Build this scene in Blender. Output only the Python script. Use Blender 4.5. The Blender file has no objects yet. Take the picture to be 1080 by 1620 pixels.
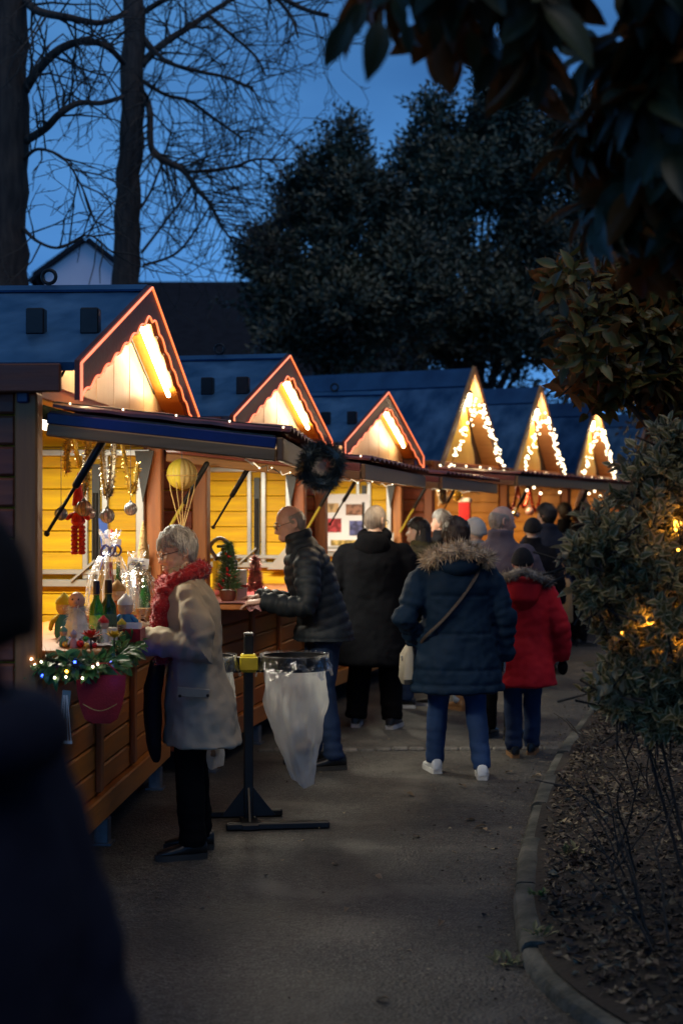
import bpy, bmesh, math, random
import numpy as np
from mathutils import Vector, Matrix, noise, Euler
sc = bpy.context.scene
COL = sc.collection
RN = random.Random(11)
NP = np.random.default_rng(5)
PI = math.pi
# ------------------------------------------------------------------ camera
F, HZ, CH = 2250.0, 815.0, 1.70          # focal length and horizon row in photograph pixels, eye height
cam = bpy.data.cameras.new('camera'); camo = bpy.data.objects.new('camera', cam); COL.objects.link(camo)
camo.location = (0, 0, CH); camo.rotation_euler = (math.radians(90), 0, 0)
cam.sensor_fit = 'VERTICAL'; cam.sensor_height = 36; cam.sensor_width = 24; cam.lens = 50
cam.shift_y = 5/1620; cam.clip_end = 800; cam.clip_start = .1
cam.dof.use_dof = True; cam.dof.focus_distance = 7.6; cam.dof.aperture_fstop = 2.2
sc.camera = camo
# ------------------------------------------------------------------ dusk sky (sun already below the horizon)
W = bpy.data.worlds.new('World'); sc.world = W; W.use_nodes = True
wn, wl = W.node_tree.nodes, W.node_tree.links
sky = wn.new('ShaderNodeTexSky'); sky.sky_type = 'NISHITA'; sky.sun_disc = False
sky.sun_elevation = math.radians(3.0); sky.sun_rotation = math.radians(180); sky.ozone_density = 6; sky.dust_density = .3
bw = wn.new('ShaderNodeRGBToBW'); wl.new(sky.outputs[0], bw.inputs[0])
mix = wn.new('ShaderNodeMix'); mix.data_type = 'RGBA'; mix.blend_type = 'MULTIPLY'; mix.inputs[0].default_value = 1
mix.inputs[7].default_value = (.68, 2.3, 5.6, 1)
wl.new(bw.outputs[0], mix.inputs[6])
tcw = wn.new('ShaderNodeTexCoord'); cl = wn.new('ShaderNodeTexNoise'); cl.inputs['Scale'].default_value = 3.2; cl.inputs['Detail'].default_value = 5; cl.inputs['Roughness'].default_value = .45
mpw = wn.new('ShaderNodeMapping'); mpw.inputs['Scale'].default_value = (1, 1, 2.6); wl.new(tcw.outputs['Generated'], mpw.inputs[0]); wl.new(mpw.outputs[0], cl.inputs['Vector'])
crw = wn.new('ShaderNodeValToRGB'); crw.color_ramp.elements[0].position = .32; crw.color_ramp.elements[0].color = (.62, .66, .72, 1); crw.color_ramp.elements[1].position = .68; crw.color_ramp.elements[1].color = (1.22, 1.16, 1.10, 1)
wl.new(cl.outputs['Fac'], crw.inputs[0]); mxw = wn.new('ShaderNodeMix'); mxw.data_type = 'RGBA'; mxw.blend_type = 'MULTIPLY'; mxw.inputs[0].default_value = 1
wl.new(mix.outputs[2], mxw.inputs[6]); wl.new(crw.outputs[0], mxw.inputs[7]); wl.new(mxw.outputs[2], wn['Background'].inputs['Color'])
wn['Background'].inputs['Strength'].default_value = .15
# the last glow after sunset, very soft
sun = bpy.data.lights.new('sun', 'SUN'); suno = bpy.data.objects.new('sun', sun); COL.objects.link(suno)
sun.energy = .60; sun.angle = math.radians(45); sun.color = (1, .90, .80); suno.rotation_euler = (math.radians(18), math.radians(17), 0)
vs = sc.view_settings
vs.view_transform = 'Standard'; vs.look = 'None'; vs.gamma = 1; vs.exposure = .14; vs.use_curve_mapping = False
cy = sc.cycles
cy.use_denoising = True; cy.max_bounces = 6; cy.diffuse_bounces = 3; cy.glossy_bounces = 3; cy.transmission_bounces = 5
cy.transparent_max_bounces = 8; cy.sample_clamp_indirect = 3; cy.caustics_reflective = False; cy.caustics_refractive = False

# ------------------------------------------------------------------ helpers
def S(px, py, Y): return Vector(((px-540)*Y/F, Y, CH+(HZ-py)*Y/F))
def G(px, py, z=0.0):
    Y = (CH-z)*F/(py-HZ); return Vector(((px-540)*Y/F, Y, z))
def frame(d, up=Vector((0, 0, 1))):
    d = Vector(d).normalized()
    a = d.cross(up)
    if a.length < 1e-4: a = d.cross(Vector((1, 0, 0)))
    a.normalize(); b = a.cross(d).normalized()
    return a, b
class MB:
    def __init__(s): s.v = []; s.f = []; s.m = []; s.mi = 0; s.M = Matrix()
    def add(s, vs, fs):
        o = len(s.v); M = s.M
        s.v += [tuple(M @ Vector(v)) for v in vs]
        s.f += [tuple(i+o for i in f) for f in fs]; s.m += [s.mi]*len(fs)
    def addmesh(s, me, mi=None):
        o = len(s.v); s.v += [tuple(v.co) for v in me.vertices]
        for p in me.polygons:
            s.f.append(tuple(i+o for i in p.vertices)); s.m.append(s.mi if mi is None else mi)
    def box(s, c, d, rot=None, b=0.0):
        hx, hy, hz = d[0]/2, d[1]/2, d[2]/2
        b = min(b, .45*min(d))
        if b <= 0:
            vs = [(x*hx, y*hy, z*hz) for x in (-1, 1) for y in (-1, 1) for z in (-1, 1)]
            fs = [(0, 1, 3, 2), (4, 6, 7, 5), (0, 4, 5, 1), (2, 3, 7, 6), (0, 2, 6, 4), (1, 5, 7, 3)]
        else:
            vs, fs = chamf(hx, hy, hz, b)
        M = Matrix.Translation(c)
        if rot is not None: M = M @ (rot.to_4x4() if len(rot) == 3 and not isinstance(rot, Euler) else (rot.to_matrix().to_4x4() if isinstance(rot, Euler) else rot))
        s.add([M @ Vector(v) for v in vs], fs)
    def bar(s, a, c, w, h, b=0.0, up=Vector((0, 0, 1))):
        a, c = Vector(a), Vector(c); d = c-a
        x, z = frame(d, up)
        M = Matrix((x, d.normalized(), z)).transposed()
        s.box((a+c)/2, (w, d.length, h), M, b)
    def tube(s, pts, rad, n=8, cap=True, flat=1.0, rnd=False):
        pts = [Vector(p) for p in pts]
        if not hasattr(rad, '__len__'): rad = [rad]*len(pts)
        rad = list(rad)
        if rnd:
            d0 = (pts[0]-pts[1]).normalized(); d1 = (pts[-1]-pts[-2]).normalized()
            pts = [pts[0]+d0*rad[0]*.8, pts[0]+d0*rad[0]*.5]+pts+[pts[-1]+d1*rad[-1]*.5, pts[-1]+d1*rad[-1]*.8]
            rad = [rad[0]*.35, rad[0]*.8]+rad+[rad[-1]*.8, rad[-1]*.35]
        vs, fs = [], []
        x = None
        for i, p in enumerate(pts):
            d = pts[min(i+1, len(pts)-1)]-pts[max(i-1, 0)]
            if d.length < 1e-9: d = Vector((0, 0, 1))
            d.normalize()
            if x is None: x, _ = frame(d)
            else:
                x = x-d*x.dot(d)
                if x.length < 1e-5: x, _ = frame(d)
                x.normalize()
            y = d.cross(x)
            for k in range(n):
                a = 2*PI*k/n
                vs.append(p+x*math.cos(a)*rad[i]+y*math.sin(a)*rad[i]*flat)
        for i in range(len(pts)-1):
            for k in range(n):
                fs.append((i*n+k, i*n+(k+1) % n, (i+1)*n+(k+1) % n, (i+1)*n+k))
        if cap:
            fs.append(tuple(range(n-1, -1, -1))); o = (len(pts)-1)*n; fs.append(tuple(o+k for k in range(n)))
        s.add(vs, fs)
    def lathe(s, prof, n=12, o=(0, 0, 0), M=None):
        o = Vector(o); vs, fs = [], []
        for r, z in prof:
            for k in range(n):
                a = 2*PI*k/n; v = Vector((r*math.cos(a), r*math.sin(a), z))
                vs.append(o+(M @ v if M is not None else v))
        for i in range(len(prof)-1):
            for k in range(n):
                fs.append((i*n+k, i*n+(k+1) % n, (i+1)*n+(k+1) % n, (i+1)*n+k))
        fs.append(tuple(range(n-1, -1, -1))); q = (len(prof)-1)*n; fs.append(tuple(q+k for k in range(n)))
        s.add(vs, fs)
    def sphere(s, c, r, nu=12, nv=8, rot=None):
        if not hasattr(r, '__len__'): r = (r, r, r)
        prof = []
        vs, fs = [], []
        c = Vector(c)
        for i in range(nv+1):
            t = PI*i/nv
            for k in range(nu):
                a = 2*PI*k/nu
                v = Vector((r[0]*math.sin(t)*math.cos(a), r[1]*math.sin(t)*math.sin(a), r[2]*math.cos(t)))
                if rot is not None: v = rot @ v
                vs.append(c+v)
        for i in range(nv):
            for k in range(nu):
                fs.append((i*nu+k, (i+1)*nu+k, (i+1)*nu+(k+1) % nu, i*nu+(k+1) % nu))
        s.add(vs, fs)
    def torus(s, c, Rr, r, M=None, n=20, m=8, sq=1.0):
        pts, vs, fs = [], [], []
        c = Vector(c)
        for i in range(n):
            a = 2*PI*i/n
            for k in range(m):
                b = 2*PI*k/m
                v = Vector(((Rr+r*math.cos(b))*math.cos(a), (Rr+r*math.cos(b))*math.sin(a), r*sq*math.sin(b)))
                vs.append(c+(M @ v if M is not None else v))
        for i in range(n):
            for k in range(m):
                fs.append((i*m+k, ((i+1) % n)*m+k, ((i+1) % n)*m+(k+1) % m, i*m+(k+1) % m))
        s.add(vs, fs)
    def prism(s, poly, t, M=None):
        """poly: 2-D outline (x, y), extruded 0..t in z, then M"""
        n = len(poly); M = M or Matrix()
        vs = [M @ Vector((x, y, 0)) for x, y in poly]+[M @ Vector((x, y, t)) for x, y in poly]
        fs = [tuple(range(n-1, -1, -1)), tuple(range(n, 2*n))]+[(i, (i+1) % n, n+(i+1) % n, n+i) for i in range(n)]
        s.add(vs, fs)
    def grid(s, fn, nu, nv):
        vs = [fn(i/nu, j/nv) for j in range(nv+1) for i in range(nu+1)]
        fs = [(j*(nu+1)+i, j*(nu+1)+i+1, (j+1)*(nu+1)+i+1, (j+1)*(nu+1)+i) for j in range(nv) for i in range(nu)]
        s.add(vs, fs)
    def loft(s, rings, n=20, e=2.0):
        """rings: (centre, rx, ry) horizontal superellipses, or (centre, rx, ry, M)"""
        vs, fs = [], []
        for r in rings:
            c = Vector(r[0])
            for k in range(n):
                a = 2*PI*k/n; ca, sa = math.cos(a), math.sin(a)
                v = Vector((r[1]*math.copysign(abs(ca)**(2/e), ca), r[2]*math.copysign(abs(sa)**(2/e), sa), 0))
                if len(r) > 3: v = r[3] @ v
                vs.append(c+v)
        m = len(rings)
        for i in range(m-1):
            for k in range(n):
                fs.append((i*n+k, i*n+(k+1) % n, (i+1)*n+(k+1) % n, (i+1)*n+k))
        fs.append(tuple(range(n-1, -1, -1))); fs.append(tuple((m-1)*n+k for k in range(n)))
        s.add(vs, fs)
    def spikes(s, pts, length, wid, rng, bias=None, per=1):
        """thin triangles standing off points: fur, tinsel, needles.  pts: (p, normal)"""
        for p, nn in pts:
            for _ in range(per):
                d = (nn+Vector((rng.gauss(0, .5), rng.gauss(0, .5), rng.gauss(0, .5))))
                if bias is not None: d += bias
                d.normalize(); a, b = frame(d, Vector((rng.random()-.5, rng.random()-.5, rng.random()-.5)))
                L = length*rng.uniform(.6, 1.25)
                s.add([p-a*wid/2, p+a*wid/2, p+d*L], [(0, 1, 2)])
    def mesh(s, name='m', smooth=False, angle=40):
        me = bpy.data.meshes.new(name); me.from_pydata(s.v, [], s.f)
        me.polygons.foreach_set('material_index', s.m)
        if smooth:
            me.shade_smooth()
            if angle < 180: me.set_sharp_from_angle(angle=math.radians(angle))
        return me
    def build(s, name, mat, parent=None, smooth=False, angle=40, kind=None):
        return obj(name, s.mesh(name, smooth, angle), mat, parent, kind)
def chamf(hx, hy, hz, b):
    vs, ix = [], {}
    H = (hx, hy, hz)
    for sx in (-1, 1):
        for sy in (-1, 1):
            for sz in (-1, 1):
                sg = (sx, sy, sz)
                for ax in range(3):
                    v = [sg[i]*(H[i]-(0 if i == ax else b)) for i in range(3)]
                    ix[sg, ax] = len(vs); vs.append(v)
    fs = []
    for ax in range(3):
        o1, o2 = (ax+1) % 3, (ax+2) % 3
        for sg in (-1, 1):
            q = []
            for a, c in ((-1, -1), (1, -1), (1, 1), (-1, 1)):
                k = [0, 0, 0]; k[ax] = sg; k[o1] = a; k[o2] = c; q.append(ix[tuple(k), ax])
            fs.append(tuple(q if sg > 0 else q[::-1]))
        for a in (-1, 1):                       # edge running along ax
            for c in (-1, 1):
                k0 = [0, 0, 0]; k0[ax] = -1; k0[o1] = a; k0[o2] = c
                k1 = list(k0); k1[ax] = 1
                q = (ix[tuple(k0), o1], ix[tuple(k1), o1], ix[tuple(k1), o2], ix[tuple(k0), o2])
                fs.append(q if a*c > 0 else q[::-1])
    for sx in (-1, 1):
        for sy in (-1, 1):
            for sz in (-1, 1):
                q = tuple(ix[(sx, sy, sz), ax] for ax in range(3))
                fs.append(q if sx*sy*sz > 0 else q[::-1])
    return vs, fs
def obj(name, me, mat, parent=None, kind=None):
    if mat is not None and not me.materials:
        for m in (mat if isinstance(mat, (list, tuple)) else [mat]): me.materials.append(m)
    o = bpy.data.objects.new(name, me); COL.objects.link(o)
    if parent is not None: o.parent = parent
    if kind: o['kind'] = kind
    return o
def tag(o, label, cat, group=None):
    o['label'] = label; o['category'] = cat
    if group: o['group'] = group
    return o
def thing(name, label, cat, loc=(0, 0, 0), rz=0.0, group=None):
    o = bpy.data.objects.new(name, None); COL.objects.link(o)
    o.empty_display_size = .1; o.location = loc; o.rotation_euler = (0, 0, rz)
    return tag(o, label, cat, group)
def recentre(me):
    n = len(me.vertices); a = np.empty(n*3, np.float32); me.vertices.foreach_get('co', a); a = a.reshape(-1, 3)
    c = np.array([(a[:, 0].min()+a[:, 0].max())/2, (a[:, 1].min()+a[:, 1].max())/2, a[:, 2].min()], np.float32)
    a -= c; me.vertices.foreach_set('co', a.ravel()); me.update()
    return Vector([float(x) for x in c])
def solo(name, mb, mat, label, cat, group=None, smooth=False, kind=None, angle=40):
    me = mb.mesh(name, smooth, angle); c = recentre(me); o = obj(name, me, mat); o.location = c
    tag(o, label, cat, group)
    if kind: o['kind'] = kind
    return o
def copy_tree(o, loc, rz=None, label=None):
    r = o.copy(); COL.objects.link(r); r.location = loc
    if rz is not None: r.rotation_euler = (0, 0, rz)
    if label: r['label'] = label
    for ch in list(o.children):
        c = ch.copy(); COL.objects.link(c); c.parent = r
        for g in ch.children:
            d = g.copy(); COL.objects.link(d); d.parent = c
    return r

# ------------------------------------------------------------------ materials
MATS = {}
def mat(name, c, c2=None, rough=.6, metal=0.0, sc_=6.0, stretch=(1, 1, 1), bump=.15, bs=40.0, rnd=0.0, em=None, es=0.0,
        spec=.5, alpha=1.0, trans=0.0, sub=0.0, bstretch=None, lo=.35, hi=.65, sheen=0.0, isl=False, coat=0.0, rvar=0.0):
    if name in MATS: return MATS[name]
    m = bpy.data.materials.new(name); m.use_nodes = True; MATS[name] = m
    n, l = m.node_tree.nodes, m.node_tree.links
    p = n['Principled BSDF']
    p.inputs['Roughness'].default_value = rough; p.inputs['Metallic'].default_value = metal
    p.inputs['Specular IOR Level'].default_value = spec
    p.inputs['Alpha'].default_value = alpha; p.inputs['Transmission Weight'].default_value = trans
    if sheen: p.inputs['Sheen Weight'].default_value = sheen
    if coat: p.inputs['Coat Weight'].default_value = coat
    if sub:
        p.inputs['Subsurface Weight'].default_value = sub; p.inputs['Subsurface Radius'].default_value = (.01, .004, .002)
    tc = n.new('ShaderNodeTexCoord')
    c = tuple(c)+(1,); c2 = tuple(c2)+(1,) if c2 else tuple(x*.6 for x in c[:3])+(1,)
    mp = n.new('ShaderNodeMapping'); mp.inputs['Scale'].default_value = stretch; l.new(tc.outputs['Object'], mp.inputs[0])
    nz = n.new('ShaderNodeTexNoise'); nz.inputs['Scale'].default_value = sc_; nz.inputs['Detail'].default_value = 6
    l.new(mp.outputs[0], nz.inputs['Vector'])
    cr = n.new('ShaderNodeValToRGB'); cr.color_ramp.elements[0].position = lo; cr.color_ramp.elements[1].position = hi
    cr.color_ramp.elements[0].color = c2; cr.color_ramp.elements[1].color = c
    l.new(nz.outputs['Fac'], cr.inputs[0])
    col = cr.outputs[0]
    if rnd or isl:
        if isl:
            g = n.new('ShaderNodeNewGeometry'); src = g.outputs['Random Per Island']
        else:
            oi = n.new('ShaderNodeObjectInfo'); src = oi.outputs['Random']
        mr = n.new('ShaderNodeMapRange'); mr.inputs[3].default_value = 1-rnd; mr.inputs[4].default_value = 1+rnd
        l.new(src, mr.inputs[0])
        hs = n.new('ShaderNodeHueSaturation'); l.new(mr.outputs[0], hs.inputs['Value']); l.new(col, hs.inputs['Color'])
        m2 = n.new('ShaderNodeMapRange'); m2.inputs[3].default_value = .5-rnd*.05; m2.inputs[4].default_value = .5+rnd*.05
        l.new(src, m2.inputs[0]); l.new(m2.outputs[0], hs.inputs['Hue'])
        col = hs.outputs[0]
    l.new(col, p.inputs['Base Color'])
    if rvar:
        m3 = n.new('ShaderNodeMapRange'); m3.inputs[3].default_value = rough-rvar; m3.inputs[4].default_value = rough+rvar
        l.new(nz.outputs['Fac'], m3.inputs[0]); l.new(m3.outputs[0], p.inputs['Roughness'])
    if em:
        p.inputs['Emission Color'].default_value = tuple(em)+(1,); p.inputs['Emission Strength'].default_value = es
    if bump:
        n2 = n.new('ShaderNodeTexNoise'); n2.inputs['Scale'].default_value = bs; n2.inputs['Detail'].default_value = 4
        if bstretch:
            mq = n.new('ShaderNodeMapping'); mq.inputs['Scale'].default_value = bstretch; l.new(tc.outputs['Object'], mq.inputs[0]); l.new(mq.outputs[0], n2.inputs['Vector'])
        else: l.new(mp.outputs[0], n2.inputs['Vector'])
        b = n.new('ShaderNodeBump'); b.inputs['Strength'].default_value = bump; b.inputs['Distance'].default_value = .01
        l.new(n2.outputs['Fac'], b.inputs['Height']); l.new(b.outputs[0], p.inputs['Normal'])
    return m
def glow(name, c, s): return mat(name, (.9, .9, .9), em=c, es=s, bump=0)
def wood(name, c, c2, ax, rnd=.18, rough=.5):
    st = [14.0, 14.0, 14.0]; st[ax] = 1.2
    return mat(name, c, c2, rough=rough, sc_=2.2, stretch=tuple(st), bump=.25, bs=3.0, rnd=rnd, lo=.25, hi=.75, rvar=.12)
# ------------------------------------------------------------------ ground, path, kerb, bed
M_soil = mat('soil', (.030, .022, .016), (.014, .011, .009), rough=.9, sc_=3, bump=.8, bs=30)
def asphalt():
    m = bpy.data.materials.new('asphalt'); m.use_nodes = True
    n, l = m.node_tree.nodes, m.node_tree.links; p = n['Principled BSDF']
    tc = n.new('ShaderNodeTexCoord')
    def nz(s, d=5, off=0):
        t = n.new('ShaderNodeTexNoise'); t.inputs['Scale'].default_value = s; t.inputs['Detail'].default_value = d
        mp = n.new('ShaderNodeMapping'); mp.inputs['Location'].default_value = (off, off*2, 0)
        l.new(tc.outputs['Object'], mp.inputs[0]); l.new(mp.outputs[0], t.inputs['Vector']); return t.outputs['Fac']
    def ramp(src, p0, c0, p1, c1):
        r = n.new('ShaderNodeValToRGB'); r.color_ramp.elements[0].position = p0; r.color_ramp.elements[0].color = c0+(1,)
        r.color_ramp.elements[1].position = p1; r.color_ramp.elements[1].color = c1+(1,); l.new(src, r.inputs[0]); return r.outputs[0]
    def mx(mode, f, a, b):
        x = n.new('ShaderNodeMix'); x.data_type = 'RGBA'; x.blend_type = mode
        if isinstance(f, float): x.inputs[0].default_value = f
        else: l.new(f, x.inputs[0])
        l.new(a, x.inputs[6]); l.new(b, x.inputs[7]); return x.outputs[2]
    grain = mx('MULTIPLY', 1.0, ramp(nz(95, 4), .38, (.014, .014, .0145), .62, (.105, .102, .098)), ramp(nz(26, 5, 2), .34, (.5, .5, .5), .66, (1.35, 1.35, 1.35)))
    patch = ramp(nz(1.1, 7, 3), .34, (.42, .42, .45), .66, (1.2, 1.15, 1.08))
    col = mx('MULTIPLY', 1.0, grain, patch)
    dust = ramp(nz(2.6, 8, 9), .54, (0, 0, 0), .70, (.75, .75, .75))
    lt = n.new('ShaderNodeRGB'); lt.outputs[0].default_value = (.10, .094, .085, 1)
    col = mx('MIX', dust, col, lt.outputs[0])
    v = n.new('ShaderNodeTexVoronoi'); v.inputs['Scale'].default_value = 48; l.new(tc.outputs['Object'], v.inputs['Vector'])
    speck = ramp(v.outputs['Distance'], .06, (.8, .8, .8), .16, (0, 0, 0))
    sel = ramp(nz(30, 2, 7), .60, (0, 0, 0), .66, (1, 1, 1))
    col = mx('MIX', mx('MULTIPLY', 1.0, speck, sel), col, ramp(nz(60, 2, 1), .4, (.02, .016, .012), .6, (.17, .15, .12)))
    l.new(col, p.inputs['Base Color'])
    r = n.new('ShaderNodeMapRange'); r.inputs[3].default_value = .42; r.inputs[4].default_value = .85; l.new(nz(1.6, 5, 5), r.inputs[0]); l.new(r.outputs[0], p.inputs['Roughness'])
    b = n.new('ShaderNodeBump'); b.inputs['Strength'].default_value = .55; b.inputs['Distance'].default_value = .022
    l.new(nz(60, 5), b.inputs['Height']); l.new(b.outputs[0], p.inputs['Normal'])
    return m
M_asph = asphalt()
mb = MB(); mb.add([(-150, -60, -.02), (150, -60, -.02), (150, 260, -.02), (-150, 260, -.02)], [(0, 1, 2, 3)])
mb.build('ground', M_soil, kind='structure')
# kerb line (path side), near to far
KPX = [(812, 1450), (813, 1425), (824, 1350), (845, 1275), (877, 1205), (907, 1162), (938, 1120), (962, 1088)]
KL = [Vector((3.2, 3.0, 0)), Vector((1.75, 3.55, 0)), Vector((1.12, 4.15, 0)), Vector((.82, 4.7, 0)), Vector((.69, 5.3, 0))]
KL += [G(x, y) for x, y in KPX]+[Vector((3.5, 16.5, 0)), Vector((5.2, 20, 0)), Vector((8, 24, 0)), Vector((13, 28, 0))]
def catmull(P, per=10):
    out = []
    for i in range(len(P)-1):
        a, b, c, d = P[max(i-1, 0)], P[i], P[i+1], P[min(i+2, len(P)-1)]
        for k in range(per):
            t = k/per
            out.append(.5*((2*b)+(c-a)*t+(2*a-5*b+4*c-d)*t*t+(3*b-a-3*c+d)*t**3))
    out.append(P[-1].copy()); return out
KC = catmull(KL, 12)
# resample by arc length
def resample(P, step):
    out = [P[0].copy()]; acc = 0
    for i in range(1, len(P)):
        a, b = P[i-1], P[i]; L = (b-a).length; t = step-acc
        while t <= L:
            out.append(a.lerp(b, t/L)); t += step
        acc = L-(t-step)
    return out
KC = resample(KC, .1)
mb = MB()
vs = [(p.x, p.y, 0) for p in KC]; n = len(vs)
vl = [(-14, p.y, 0) for p in KC]
mb.add(vs+vl, [(i, i+1, n+i+1, n+i) for i in range(n-1)])
mb.add([(-14, -6, 0), (3.2, -6, 0), (3.2, 3.0, 0), (-14, 3.0, 0)], [(0, 1, 2, 3)])
mb.add([(-14, KC[-1].y, 0), (KC[-1].x, KC[-1].y, 0), (40, 60, 0), (-14, 60, 0)], [(0, 1, 2, 3)])
mb.build('path', M_asph, kind='structure')
# a strip of small setts across the path
M_sett = mat('sett_stone', (.14, .135, .13), (.06, .06, .06), rough=.7, sc_=20, rnd=.3)
strip = bpy.data.objects.new('drain_strip', None); COL.objects.link(strip); strip['kind'] = 'structure'
me = None
for i in range(22):
    if me is None:
        q = MB(); q.box((0, 0, 0), (.115, .09, .03), b=.012); me = q.mesh('sett', True); me.materials.append(M_sett)
    x0 = -.55+i*.122
    o = obj('sett', me, None, strip); o.location = (x0, 10.25+.09*math.sin(i*1.7)*.1+i*.006, .001+RN.uniform(-.004, .003)); o.rotation_euler = (0, 0, RN.uniform(-.06, .06))
M_kerb = mat('kerb_concrete', (.135, .13, .11), (.030, .034, .026), rough=.85, sc_=7, bump=.9, bs=38, rnd=.12)
kerb = bpy.data.objects.new('kerb', None); COL.objects.link(kerb); kerb['kind'] = 'structure'
KW, KH = .10, .062
def nrm(i):
    d = KC[min(i+1, len(KC)-1)]-KC[max(i-1, 0)]; d.normalize(); return Vector((d.y, -d.x, 0))
i = 2
while i+9 < len(KC)-30:
    rings, dz = [], RN.uniform(-.010, .010); dl = RN.uniform(-.006, .006)
    q = MB(); vs, fs = [], []
    for k in range(10):
        p = KC[i+k]+(KC[i+k+1]-KC[i+k])*(.10 if k == 0 else 0)-(KC[i+k]-KC[i+k-1])*(.10 if k == 9 else 0); nn = nrm(i+k)
        h = KH+dz+.004*noise.noise(p*6)
        for a, z in ((0, -.05), (0, h-.025), (.012, h-.006), (.03, h), (KW-.02, h), (KW, h-.012), (KW, -.05)):
            w = p+nn*(a+dl+.005*noise.noise(p*9+Vector((z*40, a*20, 0)))); vs.append((w.x, w.y, z))
    for k in range(9):
        for j in range(6): fs.append((k*7+j, k*7+j+1, k*7+8+j, k*7+7+j))
    fs.append(tuple(range(7))); fs.append(tuple(63+j for j in range(6, -1, -1)))
    q.add(vs, fs); c = recentre(me2 := q.mesh('kerb_stone', True, 35)); o = obj('kerb_stone', me2, M_kerb, kerb); o.location = c
    i += 9
# the planting bed, gently humped
bed = MB(); vs, fs = [], []
NB = 14
for i, p in enumerate(KC):
    nn = nrm(i)
    base = p+nn*(KW-.04)
    far = Vector((max(base.x+.5, 14), base.y, 0))
    for j in range(NB+1):
        t = (j/NB)**1.8
        w = base.lerp(far, t)
        d = (w-base).length
        z = .06+.10*min(1, d/.8)+.035*noise.noise(Vector((w.x*2.2, w.y*2.2, 1)))*min(1, d/.15)
        vs.append((w.x, w.y, z))
for i in range(len(KC)-1):
    for j in range(NB): fs.append((i*(NB+1)+j, i*(NB+1)+j+1, (i+1)*(NB+1)+j+1, (i+1)*(NB+1)+j))
bed.add(vs, fs); bed.build('planting_bed', M_soil, kind='structure', smooth=True, angle=180)
def bedz(x, y):
    best = min(KC, key=lambda p: (p.x-x)**2+(p.y-y)**2); d = math.hypot(best.x-x, best.y-y)-KW
    return .06+.10*max(0, min(1, d/.8))

# ------------------------------------------------------------------ market stalls
M_brown = wood('stall_wood_y', (.58, .20, .030), (.40, .125, .020), 1)
M_brownx = wood('stall_wood_x', (.42, .125, .048), (.25, .07, .028), 0)
M_brownz = wood('stall_wood_z', (.46, .17, .05), (.30, .10, .032), 2)
M_fascia = wood('fascia_wood', (.16, .045, .022), (.09, .026, .015), 0)
M_counter = wood('counter_wood', (.56, .21, .040), (.40, .135, .026), 1)
M_bkt = wood('pale_wood_x', (.42, .22, .085), (.30, .14, .05), 0)
M_yel = wood('yellow_planks', (.82, .52, .004), (.60, .33, .003), 0, rnd=.09, rough=.7)
M_yelz = wood('yellow_boards', (.82, .46, .006), (.72, .38, .004), 2, rnd=.05, rough=.45)
M_yor = wood('ochre_planks', (.62, .29, .04), (.48, .20, .025), 0, rnd=.1)
M_cream = wood('cream_gable', (.82, .62, .34), (.74, .52, .26), 2, rnd=.03, rough=.35)
M_soff = wood('soffit_orange', (.62, .27, .04), (.5, .2, .028), 0, rnd=.05, rough=.4)
M_dkgab = wood('dark_gable', (.055, .032, .020), (.03, .018, .012), 2, rnd=.1)
M_roof = mat('roof_blue_metal', (.075, .19, .34), (.014, .068, .16), rough=.40, metal=.35, sc_=3.4, stretch=(1.6, .8, 1), bump=.22, bs=6, rvar=.20, lo=.36, hi=.70)
M_cap = mat('roof_cap', (.028, .11, .24), (.015, .065, .16), rough=.4, metal=.35, sc_=3)
M_awn = mat('awning_sheet', (.34, .085, .055), (.22, .055, .038), rough=.5, metal=.0, sc_=5, coat=.15)
M_awnd = mat('awning_underside', (.30, .20, .12), (.20, .13, .08), rough=.7, sc_=4, stretch=(8, 1, 8))
M_ledspill = mat('led_spill_board', (.014, .022, .17), (.008, .012, .07), rough=.4, sc_=3, metal=.1)  # blue LED spill painted into the colour of the near end board
M_alu = mat('grey_aluminium', (.52, .54, .55), (.42, .44, .45), rough=.38, metal=.55, sc_=4, bump=.05)
M_dkgrey = mat('dark_slot', (.045, .05, .055), rough=.5)
M_blackm = mat('black_metal', (.012, .012, .013), (.02, .02, .02), rough=.42, metal=.3, sc_=8, bump=.05)
M_zinc = mat('zinc', (.20, .21, .23), (.12, .13, .15), rough=.45, metal=.7, sc_=12)
M_white = mat('white_plastic', (.8, .8, .79), (.72, .72, .71), rough=.45, sc_=4, bump=.03)
M_rope = glow('rope_light_red', (1.0, .19, .05), 1.6)
M_tube = glow('tube_light', (1.0, .78, .48), 42)
M_bulbw = glow('bulb_warm', (1.0, .86, .60), 9)
M_bulbd = glow('bulb_string_warm', (1.0, .80, .50), 5)
M_lant = glow('lantern_glow', (1.0, .80, .46), 14)
M_cable = mat('dark_green_cable', (.012, .02, .012), rough=.5, bump=0)

def area(name, loc, size, power, col, parent, rot=(0, 0, 0), sy=None):
    d = bpy.data.lights.new(name, 'AREA'); d.energy = power; d.color = col; d.size = size
    if sy: d.shape = 'RECTANGLE'; d.size_y = sy
    o = bpy.data.objects.new(name, d); COL.objects.link(o); o.location = loc; o.rotation_euler = rot; o.parent = parent
    return o
_pk = {}
def plank(nm, parent, c, d, m, b=.008):
    k = (nm, tuple(round(x, 3) for x in d), m.name)
    if k not in _pk:
        q = MB(); q.box((0, 0, 0), d, b=b); _pk[k] = q.mesh(nm); _pk[k].materials.append(m)
    o = obj(nm, _pk[k], None, parent); o.location = c; return o

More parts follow.
